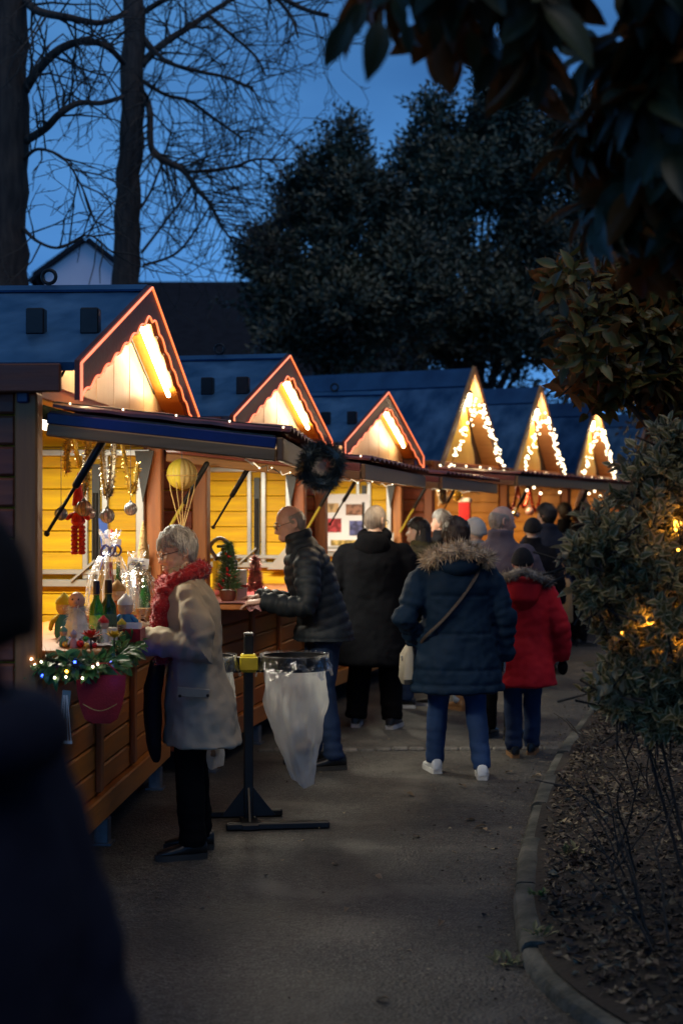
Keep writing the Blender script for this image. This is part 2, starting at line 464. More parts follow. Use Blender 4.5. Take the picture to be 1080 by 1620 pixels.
class Stall:
    pass
def base_shell(t, hw, D, inner, zw=2.22, pitch=.132):
    """floor, walls of separate planks, posts, counter, lower front; wall plane x = 0, row direction y"""
    q = MB()
    for y in (-hw+.05, 0, hw-.05): q.box((-D/2, y, .20), (D, .09, .12), b=.008)
    q.box((-D/2, 0, .275), (D-.02, 2*hw-.02, .03)); q.build('floor', M_brownx, t)
    for x in (-.05, -D+.1):
        for y in (-hw+.12, -.15, hw-.12):
            f = MB(); f.box((x+.03, y, .07), (.075, .075, .14), b=.006); f.box((x+.03, y, .006), (.11, .11, .012)); f.build('foot', M_zinc, t)
    k = int(round((zw-.28)/pitch))
    for i in range(k):
        z = .28+pitch*(i+.5)
        plank('plank', t, (-D/2-.05, -hw, z), (D-.10, .036, pitch-.008), M_brownx, .010)
        plank('inner_plank', t, (-D/2-.05, hw-.045, z), (D-.12, .022, pitch-.005), inner, .005)
    q = MB(); q.box((-D/2-.03, hw, (zw+.28)/2), (D-.06, .04, zw-.28)); q.build('end_wall', M_brownx, t)
    q = MB(); q.box((-D/2-.03, -hw+.035, (zw+.28)/2), (D-.10, .016, zw-.28)); q.build('inner_lining', inner, t)
    q = MB(); q.box((-D+.0, 0, (zw+.28)/2), (.05, 2*hw-.06, zw-.28)); q.build('back_wall', inner, t)
    for y in (-hw, hw):
        q = MB(); q.box((-.046, y, (zw+.15)/2), (.098, .095, zw-.15), b=.008); q.build('corner_post', M_brownz, t)
    # front below the counter
    zc = 1.075
    nf = 6; ph = (zc-.30)/nf
    for i in range(nf):
        plank('front_plank', t, (-.005, 0, .30+ph*(i+.5)), (.030, 2*hw-.10, ph-.008), M_brown, .009)
    q = MB(); q.box((-.038, 0, (zc+.28)/2), (.016, 2*hw-.10, zc-.32)); q.build('front_lining', M_brown, t)
    for y in (-hw+.10, -.42, .42, hw-.10):
        q = MB(); q.box((.026, y, (zc+.28)/2+.02), (.030, .07, zc-.32), b=.006); q.build('batten', M_brownz, t)
    q = MB(); q.box((.022, 0, .235), (.05, 2*hw+.06, .13), b=.008); q.build('base_board', M_counter, t)
    q = MB(); q.box((-.09, 0, zc+.022), (.68, 2*hw-.10, .040), b=.006); q.build('counter', M_counter, t)
    q = MB(); q.box((-.045, 0, zw+.03), (.085, 2*hw-.1, .10), b=.006); q.build('header_beam', M_brown, t)
def frames(t, hw, zw=2.22):
    """aluminium shutter frame standing against the far inner wall"""
    y = hw-.078
    for x, w in ((-.47, .035), (-.345, .04), (-.125, .05)):
        q = MB(); q.box((x, y, 1.70), (w, .035, .80), b=.004); q.build('frame_bar', M_alu, t)
    q = MB(); q.box((-.405, y+.004, 1.66), (.05, .02, .72)); q.build('dark_slot', M_dkgrey, t)
    q = MB(); q.tube([(-.405, y-.018, 1.42), (-.405, y-.018, 1.84)], .016, 8); q.build('gas_tube', M_blackm, t)
    for z, h in ((1.345, .03), (1.275, .045), (2.09, .04)):
        q = MB(); q.box((-.62, y-.004, z), (1.12, .05, h), b=.004); q.build('frame_rail', M_alu, t)
    q = MB(); q.bar((-.55, y-.03, 1.29), (-.40, y-.03, 1.42), .05, .012); q.build('frame_brace', M_alu, t)
    q = MB(); q.prism([(-.15, 2.1), (-.03, 2.1), (-.10, 1.78)], .02, Matrix(((1, 0, 0, 0), (0, 0, 1, y-.05), (0, 1, 0, 0), (0, 0, 0, 1)))); q.build('hinge_plate', M_dkgrey, t)
    q = MB(); q.prism([(-.30, 1.24), (-.06, 1.24), (-.06, 1.52)], .012, Matrix(((1, 0, 0, 0), (0, 0, 1, y-.06), (0, 1, 0, 0), (0, 0, 0, 1)))); q.build('corner_gusset', M_alu, t)
def corrug(x0, x1, z0, z1, hy, n, amp, t=.012):
    """roof-tile sheet: rows along y, falling from (x0,z0) to (x1,z1)"""
    q = MB(); vs, fs = [], []
    nu, ns = 9, n*6
    for side in (0, 1):
        for j in range(ns+1):
            y = -hy+2*hy*j/ns
            wv = amp*(abs(math.sin(PI*j/6))**.7)
            for i in range(nu+1):
                u = i/nu
                step = .010*((u*5) % 1.0) if 0 < i < nu else 0
                vs.append((x0+(x1-x0)*u, y, z0+(z1-z0)*u+wv-step-side*t))
    N = (nu+1)*(ns+1)
    for j in range(ns):
        for i in range(nu):
            a = j*(nu+1)+i; b = a+nu+1
            fs.append((a, a+1, b+1, b)); fs.append((N+a, N+b, N+b+1, N+a+1))
    for j in range(ns):
        for i in (0, nu):
            a = j*(nu+1)+i; b = a+nu+1; fs.append((a, b, N+b, N+a) if i else (a, N+a, N+b, b))
    for i in range(nu):
        for j in (0, ns):
            a = j*(nu+1)+i; fs.append((a, a+1, N+a+1, N+a) if j == 0 else (a, N+a, N+a+1, a+1))
    q.add(vs, fs); return q
def strut(t, a, b, yel=False):
    a, b = Vector(a), Vector(b); m = a.lerp(b, .52)
    q = MB(); q.tube([b, m], .017, 10, rnd=True); s = q.build('gas_strut', M_blackm, t, True)
    q = MB(); q.tube([m, a], .008 if not yel else .012, 8); q.sphere(a, .014, 8, 6); q.build('strut_rod', mat('yellow_rod', (.55, .42, .05), rough=.4) if yel else M_blackm, s, True)
def awning(t, hw, drop=.11, out=1.03, zin=2.12, near=None, blue=False):
    y0, y1 = -hw+.02, hw-.02
    zo = zin-drop
    q = corrug(.05, out+.04, zin+.055, zo+.055, hw-.03, 15, .022); q.build('awning_sheet', M_awn, t, True, 35)
    q = MB(); vs = [(.03, y0+.03, zin), (out-.03, y0+.03, zo), (out-.03, y1-.03, zo), (.03, y1-.03, zin)]
    vs += [(x, y, z+.03) for x, y, z in vs]; q.add(vs, [(3, 2, 1, 0), (4, 5, 6, 7), (0, 1, 5, 4), (1, 2, 6, 5), (2, 3, 7, 6), (3, 0, 4, 7)]); q.build('awning_soffit', M_awnd, t)
    for y in (y0, y1):
        q = MB(); q.bar((.03, y, zin-.005), (out-.02, y, zo-.005), .026, .048, .004); q.build('end_board', M_ledspill if (blue and y == y0) else M_awn, t)
        q = MB(); q.bar((.03, y+.002, zin-.056), (out-.02, y+.002, zo-.056), .045, .054, .006); q.build('end_beam', M_bkt, t)
    q = MB(); q.box((out-.005, 0, zo-.03), (.03, 2*hw-.05, .10), b=.005); q.build('outer_board', M_bkt, t)
    strut(t, (.0, y0+.10, 1.62), (.25, y0+.08, zin-.10))
    strut(t, (.0, y1-.06, 1.52), (.30, y1-.10, zin-.10), yel=True)
def roofpair(t, hy, zr, ze, x0, x1, th=.035, capw=.13, mt=None, soff=None):
    """two metal slopes from the ridge (z zr at y 0) to the eaves (z ze at y = +-hy), x0..x1"""
    for s in (-1, 1):
        nd = Vector((0, s*(zr-ze), hy)).normalized()
        P = [Vector((x, y, z)) for x in (x0, x1) for y, z in ((0, zr), (s*hy, ze))]
        q = MB(); vs = P+[p-nd*th for p in P]
        q.add(vs, [(0, 1, 3, 2), (4, 6, 7, 5), (0, 4, 5, 1), (2, 3, 7, 6), (1, 5, 7, 3), (0, 2, 6, 4)]); q.build('roof_panel', mt or M_roof, t)
        d = Vector((0, s*hy, ze-zr)).normalized(); q = MB()
        A = Vector((x0-.004, 0, zr))+nd*.006; B = Vector((x1+.004, 0, zr))+nd*.006
        vs = [A, A+d*capw, B, B+d*capw]; vs += [v+nd*.012 for v in vs]
        q.add(vs, [(0, 2, 3, 1), (4, 5, 7, 6), (0, 1, 5, 4), (2, 6, 7, 3), (1, 3, 7, 5), (0, 4, 6, 2)]); q.build('ridge_cap', M_cap, t)
def lift_ring(t, x, z):
    q = MB(); q.torus((x, 0, z+.062), .036, .010, Matrix(((1, 0, 0), (0, 0, -1), (0, 1, 0))), 18, 8); q.tube([(x, 0, z-.01), (x, 0, z+.03)], .012, 8)
    q.build('lifting_ring', M_blackm, t, True)

def stall_a(label, c, ang, frames_on=True, power=54):
    t = thing('market_stall', label, 'market stall', c, -ang, 'wooden market stalls along the path')
    hw, D = 1.45, 2.25
    base_shell(t, hw, D, M_yel); frames(t, hw)
    zr, ze, hy = 2.90, 2.34, 1.56
    roofpair(t, hy, zr, ze, -D-.1, .18)
    lift_ring(t, -.34, zr); lift_ring(t, -1.9, zr)
    for x in (-.13, .12):
        q = MB(); y = -1.02; z = zr-(zr-ze)*1.02/hy
        q.box((x, y, z+.05), (.085, .06, .12), b=.006); q.build('roof_bracket', M_blackm, t)
    # eave fascia on both sides
    for s in (-1, 1):
        q = MB(); q.box((-D/2+.03, s*(hy-.005), ze-.065), (D+.18, .03, .12), b=.006); q.build('eave_board', M_fascia, t)
    q = MB(); q.box((-.055, -hw-.055, 2.20), (.05, .022, .05), b=.006); q.build('junction_box', mat('blue_box', (.03, .05, .16), rough=.4), t)
    # gable panel, boards set upright
    nb = 14; yy = -hw+.02
    for i in range(nb):
        y0, y1 = -1.42+2.84*i/nb, -1.42+2.84*(i+1)/nb
        zt = lambda y: zr-.05-(zr-ze)*abs(y)/hy
        q = MB(); pts = [(y0+.0015, 2.27), (y1-.0015, 2.27), (y1-.0015, zt(y1))]
        if y0 < 0 < y1: pts.append((0, zt(0)))
        pts.append((y0+.0015, zt(y0)))
        q.prism(pts, .018, Matrix(((0, 0, 1, -.012+(.002 if i % 2 else 0)), (1, 0, 0, 0), (0, 1, 0, 0), (0, 0, 0, 1)))); q.build('gable_board', M_cream, t)
    # soffit lining under the projecting roof
    for s in (-1, 1):
        nd = Vector((0, s*(zr-ze), hy)).normalized(); q = MB()
        P = [Vector((x, y, zr-(zr-ze)*y/hy)) for x in (.010, .155) for y in (.03, hy-.05)]
        P = [Vector((p.x, s*p.y, p.z))-nd*.037 for p in P]; vs = P+[p-nd*.014 for p in P]
        q.add(vs, [(0, 1, 3, 2), (4, 6, 7, 5), (0, 4, 5, 1), (2, 3, 7, 6), (1, 5, 7, 3), (0, 2, 6, 4)]); q.build('soffit', M_soff, t)
        d = Vector((0, s*hy, ze-zr)).normalized()
        a = Vector((.105, 0, zr))-nd*.085+d*.16; b = a+d*1.02
        q = MB(); q.tube([a, b], .013, 8); q.build('tube_light', M_tube, t, True)
    q = MB(); q.tube([(.014, .0, zr-.07), (.014, 1.1, zr-.07-1.1*(zr-ze)/hy)], .006, 6); q.build('cable', M_cable, t)
    # scalloped barge boards with rope light along both edges
    Mx = Matrix(((0, 0, 1, .182), (1, 0, 0, 0), (0, 1, 0, 0), (0, 0, 0, 1)))
    for s in (-1, 1):
        top, low = [], []
        for i in range(49):
            y = hy*1.01*i/48; zt = zr+.012-(zr-ze)*y/hy
            top.append((s*y, zt)); sc2 = .026*abs(math.sin(PI*y/.20))
            low.append((s*y, zt-.175+sc2*.9-.03*max(0, 1-y/.09)))
        poly = top+low[::-1]
        if s < 0: poly = poly[::-1]
        q = MB(); q.prism(poly, .024, Mx); q.build('barge_board', M_fascia, t)
        q = MB(); q.tube([(.212, y, z-.012) for y, z in top[::4]]+[(.212, top[-1][0], top[-1][1]-.17)], .0062, 6); q.build('rope_light', M_rope, t, True)
        q = MB(); q.tube([(.212, y, z+.010) for y, z in low], .0055, 6); q.build('rope_light', M_rope, t, True)
    q = MB(); q.tube([(-.0, -hw+.08, 2.31), (.06, -hw+.0, 2.26), (.1, -hw-.02, 2.29), (.14, -hw-.06, 2.34)], .006, 6); q.build('cable', M_cable, t, True)
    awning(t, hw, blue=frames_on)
    q = MB(); q.box((-.42, .10, 2.19), (.12, .9, .03), b=.006); q.build('ceiling_lamp', glow('ceiling_lamp', (1, .86, .62), 4), t)
    area('stall_light', (-.42, .10, 2.16), .8, power, (1, .92, .72), t, sy=.3)
    return t
def stall_b(label, c, ang, last=False):
    t = thing('market_stall', label, 'market stall', c, -ang, 'wooden market stalls along the path')
    hw, D = 1.28, 2.2
    base_shell(t, hw, D, M_yor)
    zr, ze, hy = 3.42, 2.16, 1.13
    roofpair(t, hy, zr, ze, -D-.05, .0, capw=.30)
    lift_ring(t, -1.5, zr)
    q = MB(); q.box((-.10, 0, 2.28), (.14, 2*hw-.05, .05), b=.005); q.build('sill_board', M_counter, t)
    nb = 10
    for i in range(nb):
        y0, y1 = -1.0+2.0*i/nb, -1.0+2.0*(i+1)/nb; zt = lambda y: max(2.31, zr-.06-(zr-ze)*abs(y)/hy)
        pts = [(y0+.002, 2.27), (y1-.002, 2.27), (y1-.002, zt(y1)), (y0+.002, zt(y0))]
        q = MB(); q.prism(pts, .018, Matrix(((0, 0, 1, -.24), (1, 0, 0, 0), (0, 1, 0, 0), (0, 0, 0, 1)))); q.build('gable_board', M_dkgab, t)
    # wavy golden cut-out board leaning in the gable
    pr = []
    for i in range(31):
        u = i/30; w = (1-u)**.8*.46+.035*abs(math.sin(u*PI*3.2))
        pr.append((w, 2.31+u*.80))
    poly = pr+[(-a, b) for a, b in pr[::-1]]
    q = MB(); q.prism([(a-.30, b) for a, b in poly if abs(a) < (3.3-b)*.85] if False else [(max(a-.20, -(3.30-b)*.84), b) for a, b in poly], .03, Matrix(((0, 0, 1, -.11), (1, 0, 0, 0), (0, 1, 0, 0), (0, 0, 0, 1)))); q.build('cut_out_board', mat('gold_board', (.85, .55, .06), (.72, .42, .04), rough=.45, sc_=3), t)
    for s in (-1, 1):                                             # pale barge strips on the raking edges
        q = MB(); q.bar((.012, 0, zr+.01), (.012, s*(hy-.0), ze+.01), .024, .085, .004); q.build('barge_board', M_bkt, t)
        nd = Vector((0, s*(zr-ze), hy)).normalized(); q = MB()
        P = [Vector((x, s*y, zr-(zr-ze)*y/hy))-nd*.037 for x in (-.215, -.01) for y in (.06, hy-.05)]; vs = P+[p-nd*.012 for p in P]
        q.add(vs, [(0, 1, 3, 2), (4, 6, 7, 5), (0, 4, 5, 1), (2, 3, 7, 6), (1, 5, 7, 3), (0, 2, 6, 4)]); q.build('soffit', M_bkt, t)
    awning(t, hw, drop=.06, out=.95, zin=2.16, blue=False)
    q = MB(); q.box((-.95, 0, 2.195), (.9, .12, .03), b=.006); q.build('ceiling_lamp', glow('ceiling_lamp_b', (1, .72, .40), 3), t)
    area('stall_light', (-.7, .1, 2.16), .8, 26, (1, .72, .40), t, sy=.3)
    return t
def stall_pos(ax, ay, ang, back=.2):
    """gable centre (ax, ay) -> centre of the wall plane"""
    return Vector((ax-back*math.cos(ang), ay+back*math.sin(ang), 0))
ANG = [.055, .195, .275, .44, .46, .47, .50]
AP = [((238-540)*7.5/F, 7.5), ((457-540)*10.7/F, 10.7), ((613-540)*13.9/F, 13.9), ((752-540)*16.75/F, 16.75), ((857-540)*19.2/F, 19.2), ((945-540)*21.7/F, 21.7), (5.25, 24.2)]
SP = [stall_pos(a[0], a[1], g, .2 if i < 3 else .03) for i, (a, g) in enumerate(zip(AP, ANG))]
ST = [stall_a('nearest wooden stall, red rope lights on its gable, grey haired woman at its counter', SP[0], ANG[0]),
      stall_a('second wooden stall with red rope lights, man in puffer jacket at its counter', SP[1], ANG[1], False),
      stall_a('third wooden stall with red rope lights, person in long black coat before it', SP[2], ANG[2], False),
      stall_b('nearest tall pointed stall, lantern and loose string lights in its gable', SP[3], ANG[3]),
      stall_b('middle one of the three tall pointed gable stalls with lanterns', SP[4], ANG[4]),
      stall_b('farthest lit tall pointed stall, partly hidden by the frosty shrub', SP[5], ANG[5]),
      stall_b('last stall of the row, blue roof behind the frosty shrub', SP[6], ANG[6])]
def loc(i, x, y, z):
    """point in stall i's frame -> world"""
    a = ANG[i]; c, s = math.cos(a), math.sin(a)
    return Vector((SP[i].x+x*c+y*s, SP[i].y-x*s+y*c, z))
# ------------------------------------------------------------------ vegetation
M_bark = mat('bark_dark', (.075, .050, .036), (.030, .021, .016), rough=.9, sc_=3, stretch=(6, 6, 1), bump=.8, bs=4)
M_twig = mat('twig', (.050, .040, .032), (.03, .025, .02), rough=.85, bump=0)
M_ever = mat('evergreen_leaf', (.076, .084, .048), (.032, .040, .025), rough=.5, sc_=.6, bump=0, isl=True, rnd=.35)
M_hedge = mat('hedge_leaf', (.035, .045, .03), (.018, .025, .016), rough=.6, sc_=.6, bump=0, isl=True, rnd=.3)
def unit(a): return a/np.maximum(np.linalg.norm(a, axis=1, keepdims=True), 1e-9)
def leaf_mesh(name, P, D, U, L, Wd, fold=.25):
    """folded diamond leaves, two quads each half -> base, left, right, tip with a raised midrib"""
    n = len(P); D = unit(D); U = unit(U-D*np.sum(U*D, 1, keepdims=True)); Nn = np.cross(D, U)
    L = L[:, None]; Wd = Wd[:, None]
    V = np.stack([P, P+D*L*.45+U*Wd*.5+Nn*Wd*fold, P+D*L-Nn*L*.08, P+D*L*.45-U*Wd*.5+Nn*Wd*fold], 1).reshape(-1, 3)
    i = np.arange(n)[:, None]*4
    Fc = np.concatenate([i+np.array([[0, 1, 2]]), i+np.array([[0, 2, 3]])], 1).reshape(-1, 3)
    me = bpy.data.meshes.new(name)
    me.vertices.add(len(V)); me.vertices.foreach_set('co', V.astype(np.float32).ravel())
    me.loops.add(Fc.size); me.loops.foreach_set('vertex_index', Fc.astype(np.int32).ravel())
    me.polygons.add(len(Fc)); me.polygons.foreach_set('loop_start', np.arange(0, Fc.size, 3, dtype=np.int32))
    me.update(calc_edges=True); return me
def twig_mesh(q, lines, n=4):
    for pts, r0, r1 in lines:
        k = len(pts); q.tube(pts, [r0+(r1-r0)*i/(k-1) for i in range(k)], n, cap=False)
def twigs(out, p, d, L, r, lvl, rng, droop=0.0, spread=.6, pch=.55, step=.28):
    sg = .16 if step > .1 else .09; seg = max(3, int(L/step)); pts = [p.copy()]; d = d.normalized(); q = p.copy()
    for i in range(seg):
        d = (d+Vector((rng.gauss(0, sg), rng.gauss(0, sg), rng.gauss(0, sg)-droop*.12))).normalized()
        q = q+d*(L/seg); pts.append(q.copy())
        if lvl > 0 and i >= 0 and rng.random() < pch:
            ax = Vector((rng.gauss(0, 1), rng.gauss(0, .6), rng.gauss(0, 1)))
            ax = (ax-d*ax.dot(d)).normalized()
            twigs(out, q, d*(1-spread*.5)+ax*spread, L*rng.uniform(.40, .66), max(.004, r*.55), lvl-1, rng, droop, spread, pch, step)
    out.append((pts, r, max(.003, r*.4)))
# --- two bare trees beyond the stalls
def bare_tree(label, trunk, limbs, Y, rng, dens, tw, droop):
    base = S(trunk[-1][0], trunk[-1][1], Y); base.z = 0
    t = thing('bare_tree', label, 'tree', base)
    off = -base
    q = MB(); pts = [S(x, y, Y) for x, y, w in trunk]+[Vector((base.x, base.y, -.05))]; rad = [w*Y/F/2 for x, y, w in trunk]
    rad.append(rad[-1]*1.15)
    q.M = Matrix.Translation(off); pp, rr = [], []
    for i in range(len(pts)-1):
        for k in range(6):
            u = k/6; pp.append(pts[i].lerp(pts[i+1], u)+Vector((rng.gauss(0, .012), rng.gauss(0, .01), 0))); rr.append((rad[i]*(1-u)+rad[i+1]*u)*(1+rng.gauss(0, .03)))
    pp.append(pts[-1]); rr.append(rad[-1])
    q.tube(pp, rr, 14); q.build('trunk', M_bark, t, True, 180)
    lines = []
    for lb in limbs:
        lp = [S(x, y, Y+dy) for x, y, w, dy in lb]; lw = [w*Y/F/2 for x, y, w, dy in lb]
        cc = catmull(lp, 6); cw = [lw[min(i//6, len(lw)-2)]*(1-(i % 6)/6)+lw[min(i//6+1, len(lw)-1)]*(i % 6)/6 for i in range(len(cc)-1)]+[lw[-1]]
        q = MB(); q.M = Matrix.Translation(off); q.tube(cc, cw, 8); q.build('branch', M_bark, t, True, 180)
        for i in range(3, len(cc)):
            for _ in range(dens):
                if rng.random() < .62:
                    d = (cc[i]-cc[i-1]).normalized(); ax = Vector((rng.gauss(0, 1), rng.gauss(0, .7), rng.gauss(0, 1))); ax = (ax-d*ax.dot(d)).normalized()
                    twigs(lines, cc[i], d*.5+ax*.8, rng.uniform(.5, 1.0)*tw, max(.010, min(.022, cw[i]*.35)), 3, rng, droop)
    return t, lines, off
r1 = random.Random(3)
t1, l1, o1 = bare_tree('thick bare trunk at the far left edge rising over the first stall roof', [(8, -260, 66), (10, 0, 70), (8, 200, 74), (4, 400, 84), (0, 560, 92)],
    [[(35, 150, 17, 0), (60, 112, 14, -.2), (95, 78, 13, -.3), (135, 65, 11, -.3), (170, 74, 10, 0), (196, 100, 9, .5)],
     [(30, 228, 16, 0), (70, 205, 12, -.2), (95, 180, 11, -.4), (125, 163, 9, -.3), (160, 163, 8, .2), (196, 153, 7, 1)],
     [(40, 0, 14, 0), (62, 18, 13, -.5), (110, 28, 11, -.6), (160, 36, 9, -.2), (200, 20, 8, .4)],
     [(36, 255, 7, 0), (60, 236, 5, -.4), (100, 250, 4, -.6), (128, 292, 3, -.6), (150, 350, 3, -.6)],
     [(36, 360, 7, 0), (60, 382, 5, -.4), (95, 392, 4, -.6), (140, 372, 3, -.6), (176, 398, 2, -.6)],
     [(10, -120, 22, 0), (80, -60, 14, -.5), (150, -30, 10, -.6), (230, -10, 8, -.6)]], 15.5, r1, 1, .95, .5)
q = MB(); q.M = Matrix.Translation(o1); twig_mesh(q, l1); q.build('twig_mass', M_twig, t1, kind='stuff')
r2 = random.Random(8)
t2, l2, o2 = bare_tree('slim bare trunk with drooping twigs, standing right of the thick bare trunk', [(214, -240, 30), (213, 0, 33), (209, 150, 38), (204, 300, 40), (199, 440, 46)],
    [[(224, 102, 14, 0), (255, 72, 12, .2), (300, 42, 10, .4), (345, 12, 8, .6), (400, -20, 6, .6)],
     [(227, 150, 13, 0), (237, 175, 11, -.3), (240, 235, 10, -.4), (262, 255, 10, -.4), (290, 270, 9, -.4), (312, 300, 8, -.4), (332, 322, 6, -.4), (352, 360, 4, -.3), (376, 392, 3, -.2)],
     [(292, 272, 6, -.4), (330, 270, 6, -.5), (370, 264, 5, -.6), (405, 252, 4, -.6), (450, 254, 3, -.4)],
     [(228, 60, 9, 0), (262, 96, 7, -.2), (310, 112, 6, -.3), (356, 122, 5, -.2), (400, 140, 4, 0)],
     [(226, 128, 8, 0), (262, 150, 6, .3), (300, 160, 6, .5), (342, 190, 5, .5), (385, 220, 4, .5)],
     [(330, 24, 7, .5), (372, 60, 5, .4), (405, 90, 4, .3), (420, 120, 3, .3)],
     [(226, 20, 10, 0), (270, -4, 8, -.3), (340, -20, 7, -.3)],
     [(222, 330, 5, 0), (240, 300, 4, .2), (262, 240, 3, .3), (275, 190, 2, .3)],
     [(224, 400, 5, 0), (262, 350, 4, .2), (298, 300, 3, .3), (330, 240, 2, .3)],
     [(226, 420, 5, 0), (280, 400, 4, .2), (318, 350, 3, .3), (345, 300, 2, .3)],
     [(218, -120, 18, 0), (330, -60, 12, -.3), (430, -12, 9, -.4), (480, 14, 7, -.4), (520, 24, 5, -.4)],
     [(430, -12, 7, -.4), (460, 26, 5, -.4), (472, 60, 3, -.4)]], 19.5, r2, 2, .95, .45)
q = MB(); q.M = Matrix.Translation(o2); twig_mesh(q, l2); q.build('twig_mass', M_twig, t2, kind='stuff')
# --- house gable and long dark roof behind the trees
M_wallp = mat('pale_render', (.78, .68, .70), (.70, .60, .64), rough=.85, sc_=1.2)
M_slate = mat('slate_roof', (.022, .024, .030), (.012, .013, .017), rough=.9, spec=.1, sc_=4, stretch=(1, 1, 6))
def house(label, c, rz, w, d, hw, hr, wallm, ax):
    t = thing('house', label, 'house', c, rz)
    q = MB(); q.prism([(-w/2, 0), (w/2, 0), (w/2, hw), (0, hr), (-w/2, hw)], d, Matrix(((1, 0, 0, 0), (0, 0, 1, 0), (0, 1, 0, 0), (0, 0, 0, 1)))); q.build('wall', wallm, t)
    for s in (-1, 1):
        nd = Vector((s*(hr-hw), 0, w/2)).normalized(); P = [Vector((x, y, z)) for y in (-.25, d+.25) for x, z in ((0, hr+.03), (s*(w/2+.3), hw-.3*(hr-hw)/(w/2)+.03))]
        q = MB(); vs = P+[p+nd*.16 for p in P]; q.add(vs, [(0, 1, 3, 2), (4, 6, 7, 5), (0, 4, 5, 1), (2, 3, 7, 6), (1, 5, 7, 3), (0, 2, 6, 4)]); q.build('roof', M_slate, t)
    return t
hY = 46
c = S(136, 560, hY); c.z = 0
t = house('pale gabled house seen between the two bare trunks', c, .12, 2.6, 7, 1.7+(HZ-432)*hY/F, 1.7+(HZ-384)*hY/F, M_wallp, 0)
hY = 52; c0 = S(65, 560, hY)
t = house('narrow grey house gable close to the thick bare trunk', Vector((c0.x, hY+2, 0)), 0, 1.0, 6, 1.7+(HZ-425)*hY/F, 1.7+(HZ-405)*hY/F, M_slate, 0)
# long building: ridge runs across the picture
t = thing('long_building', 'long dark roofed building behind the stalls, left of the evergreens', 'building', (0, 40, 0))
q = MB(); x0, x1 = (172-540)*40/F, 2.5; zr = 1.7+(HZ-421)*40/F; ze = 4.6
q.add([(x0, 0, 0), (x1, 0, 0), (x1, 0, ze), (x0, 0, ze), (x0, 7, 0), (x1, 7, 0), (x1, 7, ze), (x0, 7, ze), (x0, 3.5, zr-.12), (x1, 3.5, zr-.12)],
      [(0, 1, 2, 3), (5, 4, 7, 6), (0, 3, 8, 7, 4), (1, 5, 6, 9, 2)]); q.build('wall', mat('dull_wall', (.10, .09, .085), rough=.9), t)
for s in (-1, 1):
    q = MB(); P = [Vector((x, y, z)) for x in (x0-.2, x1) for y, z in ((3.5, zr), (3.5+s*3.8, ze-.2))]; vs = P+[p+Vector((0, 0, .14)) for p in P]
    q.add(vs, [(0, 1, 3, 2), (4, 6, 7, 5), (0, 4, 5, 1), (2, 3, 7, 6), (1, 5, 7, 3), (0, 2, 6, 4)]); q.build('roof', M_slate, t)
# --- broad evergreen trees: leafy shoots filling clumps
def evergreen(label, Y, blobs, trunkx, nshoot, rng, m=M_ever, leaf=.13, zmin=None, gap=.0, group=None):
    base = Vector(((trunkx-540)*Y/F, Y, 0))
    t = thing('evergreen_tree', label, 'tree', base, 0, group)
    q = MB(); top = S(blobs[0][0], blobs[0][1], Y)-base
    q.tube([(0, 0, -.05), (.05, 0, 1.5), (0, .1, 3), tuple(top*.75)], [.26, .21, .16, .05], 10); q.build('trunk', M_bark, t, True)
    Ps, Ds, Us, Ls, Ws, stems = [], [], [], [], [], []
    wts = np.array([b[2]*b[3]*b[5] for b in blobs]); wts = wts/wts.sum()
    bq = MB()
    for b in blobs:
        cpt = S(b[0], b[1], Y+b[4])-base; o = Vector((top.x*.2, 0, min(cpt.z*.7, 3.0)))
        bq.tube([o, o.lerp(cpt, .5)+Vector((0, .1, .2)), cpt], [.06, .035, .012], 6, cap=False)
    bq.build('branch', M_bark, t, True)
    subs = []
    for b in blobs:
        cpt = np.array(S(b[0], b[1], Y+b[4])-base); rx, rz_ = .88*b[2]*Y/F, .88*b[3]*Y/F
        for _ in range(13):
            d = rng.normal(size=3); d /= np.linalg.norm(d); subs.append((cpt+d*np.array([rx, max(rx, rz_)*.8, rz_])*.86*rng.random()**.45, .40*max(.35, min(rx, rz_))*rng.uniform(.6, 1.25), d))
    ids = rng.choice(len(blobs), nshoot, p=wts)
    for bi in ids:
        b = blobs[bi]; sc0, sr, sd = subs[bi*13+int(rng.integers(13))]
        d = rng.normal(size=3)+sd*.35+np.array([0, 0, .25]); d /= np.linalg.norm(d)
        far_ = rng.random() < .34
        p = sc0+d*sr*rng.random()**.5*(1.0 if not far_ else rng.uniform(1.0, 2.3))
        dr = d*.8+np.array([0, 0, .75])+rng.normal(size=3)*.35; dr /= np.linalg.norm(dr)
        sl = rng.uniform(.28, .6)*Y/25; nl = int(rng.integers(9, 15))
        a = np.cross(dr, rng.normal(size=3)); a /= np.linalg.norm(a); bb = np.cross(dr, a)
        k = np.arange(nl); ang = k*2.4+rng.random()*6
        lat = np.cos(ang)[:, None]*a+np.sin(ang)[:, None]*bb
        Ps.append(p+dr*(sl*(k/nl))[:, None]+lat*.01); Ds.append(lat*.9+dr*.6); Us.append(np.cross(lat, dr)+rng.normal(size=(nl, 3))*.3)
        Ls.append(leaf*Y/25*rng.uniform(.7, 1.25, nl)); Ws.append(leaf*Y/25*.42*rng.uniform(.8, 1.2, nl))
    me = leaf_mesh('crown', np.concatenate(Ps), np.concatenate(Ds), np.concatenate(Us), np.concatenate(Ls), np.concatenate(Ws))
    obj('crown', me, m, t, kind='stuff')
    return t
rg = np.random.default_rng(2)
